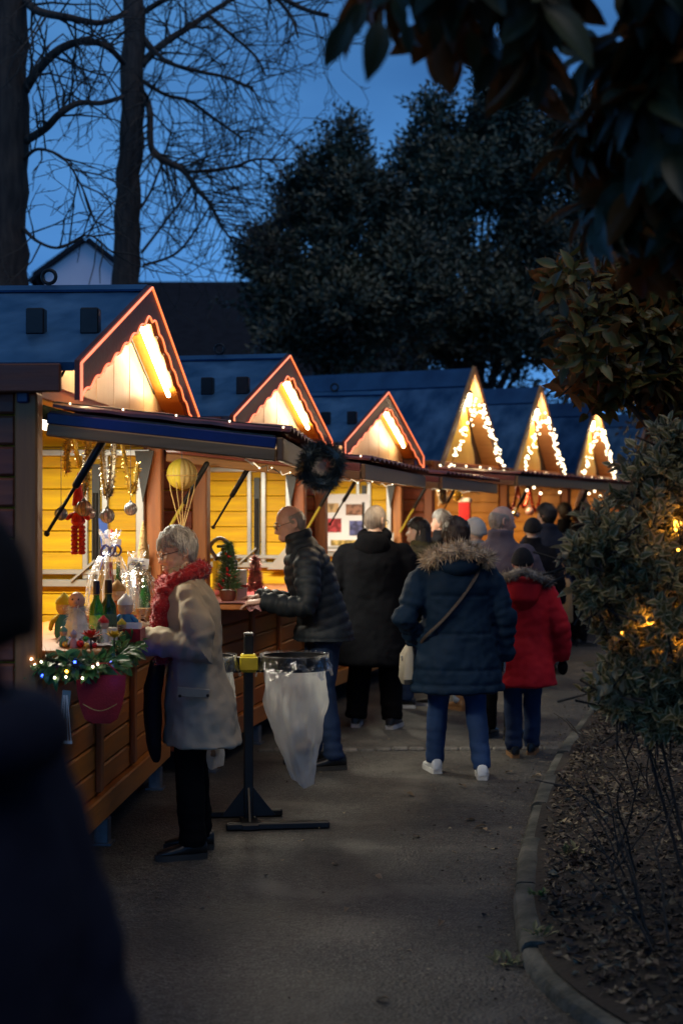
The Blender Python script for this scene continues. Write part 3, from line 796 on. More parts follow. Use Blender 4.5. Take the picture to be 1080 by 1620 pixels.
# blob: px, py, rx, ry (pixels), depth offset, density
evergreen('tall dark evergreen tree rising behind the pointed gable stalls', 27, [(770, 190, 75, 75, 0, .8), (715, 300, 85, 80, 0, 1), (800, 290, 90, 85, .5, .7), (650, 390, 70, 70, -.3, 1), (740, 420, 120, 95, 0, .8), (850, 400, 80, 110, .6, .55),
    (660, 250, 26, 60, 0, .6), (690, 200, 40, 60, 0, .5), (790, 130, 40, 40, 0, .6), (870, 250, 60, 80, .8, .5), (700, 520, 130, 80, -.4, 1), (830, 540, 90, 80, 0, .9), (900, 480, 60, 140, .5, .6), (935, 330, 70, 110, .6, .6), (905, 210, 55, 70, .6, .45)], 745, 7000, rg)
evergreen('lower evergreen tree with upright shoots, left of the tall dark one', 24, [(545, 330, 60, 75, 0, 1), (470, 350, 45, 60, .2, .8), (545, 250, 32, 45, 0, .7), (600, 330, 40, 50, 0, .6), (470, 440, 95, 80, 0, 1), (580, 430, 95, 90, -.3, 1.1), (420, 420, 42, 55, .3, .6), (520, 520, 130, 80, -.4, 1.1),
    (640, 480, 80, 80, -.3, 1), (500, 290, 30, 40, 0, .6)], 540, 5200, rg)
evergreen('dark evergreen tree behind the foliage at the right edge', 20, [(1010, 330, 90, 130, 0, 1), (1090, 250, 110, 160, 0, 1), (960, 480, 70, 110, 0, 1), (1060, 520, 110, 120, 0, 1), (1150, 420, 120, 170, 0, 1), (1020, 620, 120, 80, 0, 1)], 1060, 3600, rg, m=M_hedge)
# unseen evergreens added behind and beside the camera to block sky light
for i_, (x, y, r, h) in enumerate(((6.5, 3.0, 2.2, 5.5), (9, 9.5, 3.2, 6.5), (4.0, -3.5, 3.0, 6.5), (0.2, -8, 3.2, 6.5))):
    t = thing('evergreen_tree', ('unseen evergreen added right of the magnolia to block sky light', 'unseen evergreen added beyond the bed at right to block sky light', 'unseen evergreen added behind the camera at right to shade the path', 'unseen evergreen added at the near end to shade the path')[i_], 'tree', (x, y, 0))
    q = MB(); q.tube([(0, 0, -.05), (.1, 0, 1.5), (0, .1, h*.8)], [.22, .18, .06], 10); q.build('trunk', M_bark, t, True)
    n_l = 9000; d = rg.normal(size=(n_l, 3)); d /= np.linalg.norm(d, axis=1, keepdims=True); rr = rg.random((n_l, 1))**.3
    P = d*rr*np.array([r, r, h*.45])+np.array([0, 0, h*.60]); D = d+rg.normal(size=P.shape)*.5
    obj('crown', leaf_mesh('crown', P, D, rg.normal(size=P.shape), rg.uniform(.2, .4, n_l), rg.uniform(.12, .2, n_l)), M_hedge, t, kind='stuff')
# hedge mass under the trees behind the stalls
P, D = [], []
hx = rg.uniform(-4, 22, 26000); hz = rg.uniform(0, 1, 26000)**.7
hy = 29.5+rg.uniform(-1.0, 1.0, 26000); top = 4.9+.5*np.sin(hx*.9)+.3*np.sin(hx*2.3+1)
P = np.stack([hx, hy, hz*top], 1); D = rg.normal(size=P.shape)+np.array([0, -.4, .5])
me = leaf_mesh('hedge', P, D, rg.normal(size=P.shape), rg.uniform(.12, .24, len(P)), rg.uniform(.06, .1, len(P)))
o = obj('hedge', me, M_hedge, None, 'stuff'); tag(o, 'dark hedge mass along the back of the stalls under the evergreens', 'hedge')

# --- broad leaves that can be told apart
def leaf_shape(name, L, Wd, nseg=5, cup=.25, bend=.25, blunt=.5, stem=.12):
    """one leaf along +y, folded along the midrib; uv = (distance from midrib, along)"""
    vs, fs, uv = [], [], []
    for j in range(nseg+1):
        u = j/nseg
        w = Wd/2*(math.sin(PI*min(1, u**(1-.45*blunt)))**.75) if 0 < u < 1 else .002
        z = -bend*L*u*u
        for k in (-1, -.5, 0, .5, 1):
            vs.append((k*w, L*(stem+u*(1-stem)), z+cup*abs(k)**1.3*w)); uv.append((abs(k), u))
    for j in range(nseg):
        for k in range(4): a = j*5+k; fs.append((a, a+1, a+6, a+5))
    o = len(vs); s = .02*L
    vs += [(-s, 0, 0), (s, 0, 0), (s, L*stem*1.2, 0), (-s, L*stem*1.2, 0)]; uv += [(0, 0)]*4; fs.append((o, o+1, o+2, o+3))
    me = bpy.data.meshes.new(name); me.from_pydata(vs, [], fs); me.shade_smooth()
    l = me.uv_layers.new(name='UVMap')
    for lp in me.loops: l.data[lp.index].uv = uv[lp.vertex_index]
    return me
def leaf_merge(name, tmpl, mats):
    n = len(tmpl.vertices); co = np.empty(n*3, np.float32); tmpl.vertices.foreach_get('co', co); co = np.c_[co.reshape(-1, 3), np.ones(n)]
    li = np.empty(len(tmpl.loops), np.int32); tmpl.loops.foreach_get('vertex_index', li)
    uv = np.empty(len(tmpl.loops)*2, np.float32); tmpl.uv_layers[0].data.foreach_get('uv', uv)
    A = np.array([np.array(m)[:3] for m in mats])
    V = np.einsum('mij,nj->mni', A, co).reshape(-1, 3)
    k = len(mats); nf = len(tmpl.polygons)
    LI = (li[None]+np.arange(k)[:, None]*n).ravel()
    me = bpy.data.meshes.new(name); me.vertices.add(len(V)); me.vertices.foreach_set('co', V.astype(np.float32).ravel())
    me.loops.add(len(LI)); me.loops.foreach_set('vertex_index', LI.astype(np.int32))
    me.polygons.add(nf*k); me.polygons.foreach_set('loop_start', np.arange(0, len(LI), 4, dtype=np.int32))
    me.update(calc_edges=True); l = me.uv_layers.new(name='UVMap'); l.data.foreach_set('uv', np.tile(uv, k)); me.shade_smooth()
    return me
def leaf_mat(name, cin, cedge, back, e0=.6, e1=.95, rough=.4, rnd=.3, coat=0.0, isl=False, vein=.0, transl=.25):
    m = bpy.data.materials.new(name); m.use_nodes = True; n, l = m.node_tree.nodes, m.node_tree.links; p = n['Principled BSDF']
    p.inputs['Roughness'].default_value = rough; p.inputs['Coat Weight'].default_value = coat
    uv = n.new('ShaderNodeUVMap'); sp = n.new('ShaderNodeSeparateXYZ'); l.new(uv.outputs[0], sp.inputs[0])
    tc = n.new('ShaderNodeTexCoord'); nz = n.new('ShaderNodeTexNoise'); nz.inputs['Scale'].default_value = 60; l.new(tc.outputs['Object'], nz.inputs['Vector'])
    ad = n.new('ShaderNodeMath'); ad.operation = 'MULTIPLY_ADD'; ad.inputs[1].default_value = .5; ad.inputs[2].default_value = -.25; l.new(nz.outputs['Fac'], ad.inputs[0])
    a2 = n.new('ShaderNodeMath'); l.new(sp.outputs[0], a2.inputs[0]); l.new(ad.outputs[0], a2.inputs[1])
    cr = n.new('ShaderNodeValToRGB'); cr.color_ramp.elements[0].position = e0; cr.color_ramp.elements[1].position = e1
    cr.color_ramp.elements[0].color = tuple(cin)+(1,); cr.color_ramp.elements[1].color = tuple(cedge)+(1,); l.new(a2.outputs[0], cr.inputs[0])
    if isl: src = n.new('ShaderNodeNewGeometry').outputs['Random Per Island']
    else: src = n.new('ShaderNodeObjectInfo').outputs['Random']
    mr = n.new('ShaderNodeMapRange'); mr.inputs[3].default_value = 1-rnd; mr.inputs[4].default_value = 1+rnd; l.new(src, mr.inputs[0])
    hs = n.new('ShaderNodeHueSaturation'); l.new(mr.outputs[0], hs.inputs['Value']); l.new(cr.outputs[0], hs.inputs['Color'])
    g = n.new('ShaderNodeNewGeometry'); mx = n.new('ShaderNodeMix'); mx.data_type = 'RGBA'; l.new(g.outputs['Backfacing'], mx.inputs[0]); l.new(hs.outputs[0], mx.inputs[6]); mx.inputs[7].default_value = tuple(back)+(1,)
    l.new(mx.outputs[2], p.inputs['Base Color'])
    if transl:
        tr = n.new('ShaderNodeBsdfTranslucent'); l.new(mx.outputs[2], tr.inputs[0]); ms = n.new('ShaderNodeMixShader'); ms.inputs[0].default_value = transl
        l.new(p.outputs[0], ms.inputs[1]); l.new(tr.outputs[0], ms.inputs[2]); l.new(ms.outputs[0], n['Material Output'].inputs['Surface'])
    return m
def orient(p, d, up, s):
    d = Vector(d).normalized(); x = d.cross(Vector(up))
    if x.length < 1e-4: x = Vector((1, 0, 0))
    x.normalize(); z = x.cross(d)
    M = Matrix((x*s, d*s, z*s)).transposed().to_4x4(); M.translation = p; return M
def leafy(t, tmpl, ml, mm, mats, base, cap=300):
    """mats sorted by how large they show: the first cap as leaf objects, the rest one mass"""
    camp = Vector((0, 0, CH))
    mats = sorted(mats, key=lambda M: (M.translation-camp).length)
    if not tmpl.materials: tmpl.materials.append(ml)
    off = Matrix.Translation(-base)
    for M in mats[:cap]:
        o = bpy.data.objects.new('leaf', tmpl); COL.objects.link(o); o.parent = t; o.matrix_basis = off @ M
    if len(mats) > cap:
        me = leaf_merge('leaf_mass', tmpl, [off @ M for M in mats[cap:]]); obj('leaf_mass', me, mm, t, 'stuff')
# frosty variegated shrub at the right of the path
base = Vector((1.42, 5.62, .12))
t = thing('shrub', 'frosty pale edged evergreen shrub beside the path with amber lights inside', 'shrub', base)
rs = random.Random(4)
LA = ((.18, .165, .055), (.76, .61, .35), (.34, .28, .16))
ml = leaf_mat('frost_leaf', *LA, e0=.45, e1=.95, rnd=.25, isl=False, rough=.5); mm = leaf_mat('frost_leaf_mass', *LA, e0=.45, e1=.95, rnd=.25, isl=True, rough=.5)
tm = leaf_shape('leaf', .075, .036, 4, .35, .22, .8)
SPX = [(1040, 765, 85, 90, 5.65), (1000, 850, 100, 90, 5.55), (955, 845, 55, 55, 5.45), (1045, 955, 110, 110, 5.55), (985, 955, 65, 80, 5.5), (1010, 1050, 75, 70, 5.5), (1070, 700, 55, 50, 5.65), (1130, 880, 130, 210, 5.7), (935, 925, 42, 45, 5.4), (1075, 1070, 75, 65, 5.55), (918, 872, 30, 34, 5.4), (960, 1078, 22, 26, 5.4), (1055, 1125, 85, 50, 5.55), (985, 1108, 45, 34, 5.45)]
blobs = [tuple(S(x, y, Yb))+(rx*Yb/F, ry*Yb/F) for x, y, rx, ry, Yb in SPX]
mats, stems = [], []
wt = [b[3]*b[4]+.010 for b in blobs]
for k in range(1000):
    b = rs.choices(blobs, wt)[0]
    d = Vector((rs.gauss(0, 1), rs.gauss(0, 1)-.5, rs.gauss(0, 1))).normalized()
    r = rs.random()**.22
    tip = Vector((b[0]+d.x*b[3]*r, b[1]+d.y*b[3]*r, b[2]+d.z*b[4]*r))
    ax = (d*.9+Vector((-.15, -.25, .55))+Vector((rs.gauss(0, .25), rs.gauss(0, .25), rs.gauss(0, .25)))).normalized()
    inner = tip-ax*rs.uniform(.12, .25)-d*.06
    stems.append(([inner, inner.lerp(tip, .5)+Vector((0, 0, -.012)), tip], .0045, .002))
    a, bb = frame(ax)
    n = rs.randint(8, 12); ph = rs.random()*6
    for j in range(n):
        u = j/n; th = ph+j*2.4
        lat = a*math.cos(th)+bb*math.sin(th)
        dr = lat*(.95-.55*u)+ax*(.25+.85*u)
        p = inner.lerp(tip, .45+.55*u)
        mats.append(orient(p, dr, ax+lat*.2, rs.uniform(.65, 1.1)*(1-.25*u)))
leafy(t, tm, ml, mm, mats, base)
q = MB(); q.M = Matrix.Translation(-base); twig_mesh(q, stems, 4); q.build('twig_mass', M_twig, t, kind='stuff')
for b in blobs[:4]:
    q = MB(); c = Vector(b[:3])-base; q.tube([(rs.gauss(0, .04), rs.gauss(0, .04), -.06), c*.45+Vector((rs.gauss(0, .05), 0, .05)), c], [.008, .006, .004], 7); q.build('branch', M_bark, t, True)
# warm string of lights wound inside the shrub
M_amber = glow('amber_bulb', (1.0, .42, .04), 7)
SB = [S(945, 950, 5.44), S(982, 1000, 5.40), S(1028, 994, 5.40), S(1072, 870, 5.44), S(1068, 838, 5.44), S(958, 962, 5.44), S(1062, 1010, 5.44), S(975, 1012, 5.40), S(1076, 985, 5.44), S(1095, 930, 5.44), S(1068, 826, 5.44)]
lt = thing('string_light', 'amber string of lights wound inside the frosty shrub', 'string lights', base)
q = MB(); q.M = Matrix.Translation(-base); q.tube(catmull([Vector((1.45, 5.65, .15))]+SB, 5), .003, 5); q.build('wire', M_cable, lt)
bm_ = None
for p in SB:
    if bm_ is None: q = MB(); q.sphere((0, 0, 0), .0062, 8, 6); bm_ = q.mesh('bulb', True); bm_.materials.append(M_amber)
    o = obj('bulb', bm_, None, lt); o.location = p-base
for i, p in enumerate(SB[:10:2]):
    d = bpy.data.lights.new('amber_glow', 'POINT'); d.energy = .6; d.color = (1, .45, .06); d.shadow_soft_size = .012
    o = bpy.data.objects.new('amber_glow', d); COL.objects.link(o); o.parent = lt; o.location = p-base+Vector((0, .015, .02))
# magnolia boughs overhead
base = Vector((2.5, 4.6, .1))
t = thing('magnolia_tree', 'magnolia with big glossy leaves, rust beneath, hanging over the upper right', 'tree', base)
rs = random.Random(21)
LB = ((.045, .062, .026), (.055, .072, .032), (.36, .13, .035))
ml = leaf_mat('magnolia_leaf', *LB, e0=.2, e1=.9, rnd=.4, rough=.42, coat=.0, transl=.12); mm = leaf_mat('magnolia_leaf_mass', *LB, e0=.2, e1=.9, rnd=.4, rough=.42, coat=.0, isl=True, transl=.12)
tm = leaf_shape('leaf', .165, .072, 5, .30, .30, .35)
q = MB(); q.M = Matrix.Translation(-base); q.tube([(2.5, 4.6, -.05), (2.45, 4.55, 1.2), (2.55, 4.4, 2.4), (2.4, 4.3, 3.6), (2.5, 4.3, 5)], [.15, .13, .12, .10, .06], 12); q.build('trunk', M_bark, t, True)
mats = []
boughs = [[(2.45, 4.35, 3.3), (1.7, 3.9, 3.15), (1.0, 3.5, 3.02), (.5, 3.3, 2.99), (.2, 3.2, 2.98)], [(2.45, 4.3, 3.2), (1.75, 3.9, 2.92), (1.15, 3.6, 2.84), (.85, 3.5, 2.82)],
          [(2.45, 4.3, 2.9), (1.8, 4.0, 2.75), (1.3, 3.8, 2.62), (.95, 3.7, 2.60)], [(2.4, 4.3, 2.6), (1.9, 4.1, 2.45), (1.55, 4.0, 2.3), (1.3, 3.9, 2.2)], [(2.5, 4.5, 2.4), (2.0, 4.3, 2.1), (1.6, 4.3, 1.98)],
          [(2.45, 4.3, 3.4), (1.5, 3.7, 3.2), (.8, 3.4, 3.12), (.45, 3.3, 3.12)], [(2.4, 4.2, 3.5), (1.6, 3.5, 3.05), (1.1, 3.2, 2.9)], [(2.4, 4.2, 3.1), (1.7, 3.6, 2.6), (1.35, 3.4, 2.4)]]
boughs += [[tuple(S(1500, 250, 4.4)), tuple(S(1200, y-60, Yb+.1)), tuple(S((1200+x)/2, y-45, Yb)), tuple(S(x, y, Yb))] for x, y, Yb in ((1015, 150, 3.7), (1040, 235, 3.9), (1030, 330, 4.2), (1075, 300, 3.8), (1070, 130, 3.5))]
def whorl(p, ax, n, s0, droop, sp):
    a, bb = frame(ax); ph = rs.random()*6
    for j in range(n):
        th = ph+2*PI*j/n*1.62; lat = a*math.cos(th)+bb*math.sin(th)
        dr = lat*sp+ax*rs.uniform(.2, .7)+Vector((0, 0, -droop*rs.uniform(.6, 1.3)))
        mats.append(orient(p+ax*rs.uniform(-.09, .02), dr, ax+Vector((0, 0, .9)), s0*rs.uniform(.75, 1.15)))
for bo in boughs:
    P = catmull([Vector(x) for x in bo], 6); n = len(P)
    q = MB(); q.M = Matrix.Translation(-base); q.tube(P, [.030*(1-i/n)+.006 for i in range(n)], 7); q.build('branch', M_bark, t, True)
    for i in range(5, n):
        for _ in range(3 if i < n-1 else 1):
            d = (P[i]-P[i-1]).normalized(); ax = (d*.5+Vector((rs.gauss(0, .6), rs.gauss(0, .6), rs.gauss(0, .5)-.1))).normalized()
            L = rs.uniform(.08, .26); tip = P[i]+ax*L
            q2 = MB(); q2.M = Matrix.Translation(-base); q2.tube([P[i], tip], [.006, .004], 5); q2.build('twig', M_twig, t)
            whorl(tip, ax, rs.randint(7, 10), 1.0, .75, .8)
# signature leaves hanging at the top centre
for x, y, L, dx, Y in ((602, 20, 118, -.12, 3.0), (560, 22, 100, -.62, 3.0), (640, 30, 60, .15, 3.1), (580, -5, 90, -.5, 3.05), (690, 20, 66, .0, 3.2), (660, -6, 66, .3, 3.1), (740, 40, 80, .25, 3.2), (784, 70, 90, -.35, 3.3), (842, 80, 100, .1, 3.3), (896, 110, 75, .1, 3.4), (706, 0, 70, .3, 3.1), (620, -10, 70, .4, 3.05)):
    mats.append(orient(S(x, y, Y), Vector((dx, rs.uniform(-.3, .1), -1)), Vector((rs.uniform(-.4, .4), -1, .2)), L*Y/F/.185))
leafy(t, tm, ml, mm, mats, base)
# smaller orange-green foliage at the right, lit by the lights below
base = Vector((2.6, 6.9, .1))
t = thing('photinia_bush', 'tall bush with small rust and olive leaves under the magnolia at right', 'shrub', base)
LC = ((.13, .13, .035), (.20, .12, .03), (.32, .13, .035))
ml = leaf_mat('rust_leaf', *LC, e0=.2, e1=.9, rnd=.5, rough=.4, transl=.3); mm = leaf_mat('rust_leaf_mass', *LC, e0=.2, e1=.9, rnd=.5, rough=.4, isl=True, transl=.3)
tm = leaf_shape('leaf', .11, .046, 4, .25, .25, .4)
mats, stems = [], []
bl = [(930, 560, 60, 70, -.1), (1000, 560, 80, 70, 0), (960, 480, 70, 60, 0), (1040, 500, 80, 110, .1), (890, 430, 38, 42, 0), (1000, 400, 70, 70, .2), (1060, 610, 70, 60, .1), (960, 600, 60, 45, 0), (1100, 420, 90, 140, .2), (920, 520, 45, 40, -.1)]
Y0 = 6.6
wt = [b[2]*b[3] for b in bl]
for k in range(430):
    b = rs.choices(bl, wt)[0]; d = Vector((rs.gauss(0, 1), rs.gauss(0, 1), rs.gauss(0, 1))).normalized(); r = rs.random()**.3
    c = S(b[0], b[1], Y0+b[4]); tip = c+Vector((d.x*b[2]*Y0/F*r, d.y*.3*r, d.z*b[3]*Y0/F*r))
    ax = (d*.6+Vector((-.1, -.1, .35))+Vector((rs.gauss(0, .4), rs.gauss(0, .4), rs.gauss(0, .4)))).normalized()
    inn = tip-ax*.16; stems.append(([inn, tip], .004, .002)); a, bb = frame(ax); ph = rs.random()*6
    for j in range(rs.randint(6, 9)):
        th = ph+j*2.4; lat = a*math.cos(th)+bb*math.sin(th); u = j/8
        mats.append(orient(inn.lerp(tip, .3+.7*u), lat*(.9-.4*u)+ax*(.3+.7*u)+Vector((0, 0, -.2)), ax, rs.uniform(.7, 1.2)))
leafy(t, tm, ml, mm, mats, base)
q = MB(); q.M = Matrix.Translation(-base); twig_mesh(q, stems, 4); q.build('twig_mass', M_twig, t, kind='stuff')
for b in bl:
    q = MB(); c = S(b[0], b[1], Y0+b[4])-base; q.tube([(0, 0, -.05), c*.4+Vector((.1, 0, .3)), c], [.03, .02, .008], 7); q.build('branch', M_bark, t, True)
# --- bed: leaf litter, bare stems, a few green tufts
def litter():
    P, D, U, L, Wd = [], [], [], [], []
    for k in range(64000):
        i = rs.randrange(4, len(KC)-90); p = KC[i]; nn = nrm(i); dd = .02+abs(rs.gauss(0, 1.0)) if rs.random() < .8 else rs.uniform(0, 4)
        w = p+nn*(KW+dd)
        if w.y > 14 or w.x > 5: continue
        z = .06+.10*min(1, dd/.8)+.035*noise.noise(Vector((w.x*2.2, w.y*2.2, 1)))*min(1, dd/.15)
        P.append((w.x, w.y, z+rs.uniform(.0, .025))); th = rs.random()*6.28
        D.append((math.cos(th), math.sin(th), rs.gauss(.05, .35))); U.append((rs.gauss(0, 1), rs.gauss(0, 1), rs.gauss(0, .4)))
        s = rs.uniform(.014, .056); L.append(s); Wd.append(s*rs.choice((.08, .3, .5, .6)))
    return leaf_mesh('leaf_litter', np.array(P), np.array(D), np.array(U), np.array(L), np.array(Wd), .35)
M_lit = mat('dead_leaf', (.19, .145, .105), (.065, .048, .036), rough=.75, sc_=3, bump=0, isl=True, rnd=.75)
o = obj('leaf_litter', litter(), M_lit, None, 'stuff'); tag(o, 'brown dead leaves and bark covering the planting bed', 'leaf litter')
M_grn = mat('weed_green', (.06, .16, .03), (.04, .10, .02), rough=.5, bump=0, isl=True, rnd=.3)
M_pale = mat('weed_pale', (.28, .27, .12), (.16, .16, .07), rough=.6, bump=0, isl=True, rnd=.3)
for (px, py, lab, m, n, L) in ((848, 1416, 'small bright green weed on top of the kerb', M_grn, 26, .05), (800, 1525, 'pale yellowish weed at the foot of the kerb', M_pale, 24, .07), (905, 1352, 'olive tuft in the bed between kerb and bare stems', M_pale, 16, .09), (850, 1480, 'dry pale sprig lying over the kerb edge', M_pale, 14, .08), (1010, 1175, 'young yellow green shoot under the frosty shrub', M_grn, 14, .05)):
    z = 0 if px == 800 else .09
    c = G(px, py, z); q = MB()
    for k in range(n):
        th = rs.random()*6.28; d = Vector((math.cos(th), math.sin(th), rs.uniform(.3, 1.6))).normalized(); Lk = L*rs.uniform(.5, 1.1); s = Vector((-d.y, d.x, 0)).normalized()*Lk*.16; p = c+Vector((rs.gauss(0, .02), rs.gauss(0, .02), 0))
        q.add([p, p+d*Lk*.5+s, p+d*Lk+Vector((0, 0, -.2*Lk)), p+d*Lk*.5-s], [(0, 1, 2), (0, 2, 3)])
    solo('weed', q, m, lab, 'weed')
for (px, py, lab, lean) in ((985, 1370, 'thin bare stems growing in the bed below the frosty shrub', .15), (1050, 1490, 'thin bare stems in the bed at the lower right edge', -.4), (1010, 1260, 'bare twiggy stems under the shrub beside the kerb bend', .1)):
    c = G(px, py, .15); lines = []
    for k in range(4):
        twigs(lines, c+Vector((rs.gauss(0, .05), rs.gauss(0, .05), -.03)), Vector((lean+rs.gauss(0, .35), rs.gauss(0, .3), 1)), rs.uniform(.4, .65), .0055, 2, rs, .0, .45, .10, .05)
    q = MB(); twig_mesh(q, lines, 5); solo('bare_shrub', q, M_twig, lab, 'plant', smooth=True)
# crumbs of leaf and grit gathered along the foot of the kerb
P, D, U, L, Wd = [], [], [], [], []
for k in range(5200):
    i = rs.randrange(6, len(KC)-110); p = KC[i]; nn = nrm(i); w = p-nn*abs(rs.gauss(0, .16 if rs.random() < .6 else 1.1))
    if w.x < -1.0: continue
    th = rs.random()*6.28; P.append((w.x, w.y, .003+rs.uniform(0, .008))); D.append((math.cos(th), math.sin(th), rs.gauss(.02, .12))); U.append((rs.gauss(0, 1), rs.gauss(0, 1), rs.gauss(0, .2))); s_ = rs.uniform(.004, .028)*(1 if rs.random() < .35 else .5); L.append(s_); Wd.append(s_*rs.uniform(.25, .8))
o = obj('path_litter', leaf_mesh('path_litter', np.array(P), np.array(D), np.array(U), np.array(L), np.array(Wd), .3), M_lit, None, 'stuff'); tag(o, 'crumbled leaf bits and grit scattered on the asphalt along the kerb', 'leaf litter')
FLm = leaf_shape('fallen_leaf', .075, .04, 4, .5, .3, .6); M_fl = leaf_mat('fallen_leaf', (.16, .115, .075), (.22, .17, .12), (.2, .16, .11), rnd=.5, rough=.7); FLm.materials.append(M_fl)
for (px, py) in ((652, 1327), (593, 1387), (772, 1310), (735, 1300), (770, 1318), (700, 1460), (618, 1585), (725, 1245), (830, 1335), (858, 1230), (550, 1440), (640, 1258), (810, 1225), (522, 1370)):
    o = obj('fallen_leaf', FLm, None); c = G(px, py, 0); o.location = c+Vector((0, 0, .012)); o.rotation_euler = (rs.uniform(-.25, .25), rs.uniform(-.25, .25), rs.random()*6.28); s = rs.uniform(.5, 1.1); o.scale = (s, s, s)
    tag(o, 'dry curled brown leaf lying on the asphalt path', 'leaf', 'fallen leaves on the path')
# ------------------------------------------------------------------ people
def fabric(name, c, c2=None, rough=.85, sheen=0.0, spec=.22, bump=.25, bs=25, **k): return mat(name, c, c2 or tuple(x*.75 for x in c), rough=rough, sheen=sheen, spec=spec, bump=bump, bs=bs, sc_=5, **k)
def skinm(name, c): return mat(name, c, tuple(x*.82 for x in c), rough=.5, sc_=25, bump=.08, bs=120, sub=.12)
M_skin = skinm('skin_pale', (.68, .46, .36)); M_skin2 = skinm('skin_ruddy', (.64, .39, .31)); M_lip = mat('lip', (.40, .16, .13), rough=.45, bump=0)
M_eyew = mat('eye_white', (.75, .72, .68), rough=.25, bump=0); M_iris = mat('iris', (.03, .025, .02), rough=.15, bump=0)
def hairm(name, c, c2): return mat(name, c, c2, rough=.5, sc_=9, stretch=(7, 7, .8), bump=.6, bs=14, lo=.3, hi=.7)
H_grey = hairm('hair_grey', (.52, .52, .52), (.17, .17, .175)); H_white = hairm('hair_white', (.36, .34, .31), (.20, .19, .18)); H_brown = hairm('hair_brown', (.06, .032, .02), (.025, .014, .01))
H_dark = hairm('hair_dark', (.022, .016, .013), (.010, .008, .007)); H_stub = hairm('hair_stubble', (.34, .30, .27), (.20, .17, .15))
M_blacksh = mat('shoe_black', (.012, .012, .013), rough=.35, bump=.05); M_whitesh = mat('shoe_white', (.72, .74, .76), (.6, .62, .65), rough=.5, bump=.1)
M_sole = mat('sole_white', (.6, .6, .6), rough=.6); M_soled = mat('sole_dark', (.03, .028, .025), rough=.7); M_tan = mat('boot_tan', (.30, .15, .06), (.22, .11, .045), rough=.6)
M_glass_rim = mat('glasses_rim', (.03, .025, .025), rough=.3, bump=0)
def remesh(mb, vox, it=4):
    me = mb.mesh('tmp'); ob = bpy.data.objects.new('tmp', me); COL.objects.link(ob)
    m = ob.modifiers.new('r', 'REMESH'); m.mode = 'VOXEL'; m.voxel_size = vox
    s = ob.modifiers.new('s', 'SMOOTH'); s.iterations = it; s.factor = .5
    nm = bpy.data.meshes.new_from_object(ob.evaluated_get(bpy.context.evaluated_depsgraph_get()))
    bpy.data.objects.remove(ob); bpy.data.meshes.remove(me); return nm
def displace(me, fn):
    me.update()
    nn = [v.normal.copy() for v in me.vertices]
    for v, n in zip(me.vertices, nn): v.co = v.co+n*fn(v.co, n)
    me.update()
def sstep(a, b, x): 
    t = max(0, min(1, (x-a)/(b-a))); return t*t*(3-2*t)
def head_dirs(nu, nv):
    out = []
    for j in range(nv+1):
        ph = PI*j/nv
        for i in range(nu):
            s = 2*PI*i/nu-PI; th = s-.55*math.sin(s)                # finer towards the face (s = 0 looks along +y)
            out.append((math.sin(ph)*math.sin(th), math.sin(ph)*math.cos(th), math.cos(ph)))
    fs = [(j*nu+i, j*nu+(i+1) % nu, (j+1)*nu+(i+1) % nu, (j+1)*nu+i) for j in range(nv) for i in range(nu)]
    return out, [f[::-1] for f in fs]
def head_pt(d, nose=1.0, jaw=1.0):
    x, y, z = d[0]*.076, d[1]*.097, d[2]*.118
    low = max(0, -d[2]); fr = max(0, d[1]); bk = max(0, -d[1])
    x *= 1-.27*low**1.6*jaw
    if d[1] < 0: y *= 1-.50*low**1.2; y -= .008*sstep(-.1, .6, d[2])*bk
    else:
        y = y*(1-.06*fr*fr)
        y += .046*math.exp(-((d[2]+.80)/.24)**2)*fr**.7            # chin and mouth come forward
        y += .012*math.exp(-((d[2]+.5)/.3)**2)*fr
        g = math.exp(-(x/.0125)**2)
        if z < .022 and z > -.045:
            k = (.022-z)/.049 if z > -.027 else max(0, (z+.045)/.018)
            wdt = .009+.008*min(1, max(0, (.022-z)/.05)); y += nose*.030*k*math.exp(-(x/wdt)**2)*sstep(0, .3, fr)
        y += .006*math.exp(-((z-.030)/.011)**2)*math.exp(-(x/.05)**4)*fr
        ex = abs(x)-.031; y -= .013*math.exp(-((ex/.015)**2+((z-.010)/.011)**2))*fr
        y += .006*math.exp(-((abs(x)-.040)/.018)**2-((z+.025)/.02)**2)*fr
        m = math.exp(-(x/.022)**4)
        y += .0065*m*(math.exp(-((z+.057)/.0065)**2)+1.1*math.exp(-((z+.071)/.007)**2))*fr-.003*m*math.exp(-((z+.064)/.0025)**2)*fr
        y -= .005*m*math.exp(-((z+.083)/.006)**2)*fr
        z -= 0
    return Vector((x, y, z))
LINES = {'short': [(-1, -.62), (-.45, -.50), (-.1, -.12), (.12, .02), (.3, .30), (.6, .52), (1, .60)], 'beanie': [(-1, -.30), (0, .02), (1, .34)],
         'fringe': [(-1, -.72), (-.5, -.55), (-.15, -.02), (.08, .14), (.3, .24), (.55, .34), (1, .42)], 'bald': [(-1, -.60), (-.45, -.48), (-.05, -.10), (.15, .12), (.2, .9), (1, 2)], 'hood': [(-1, -1.2), (0, -.95), (.3, -.8), (.55, .3), (1, .55)]}
def hline(style, f):
    L = LINES[style]
    for (a, za), (b, zb) in zip(L, L[1:]):
        if f <= b: return za+(zb-za)*max(0, (f-a)/(b-a))
    return L[-1][1]
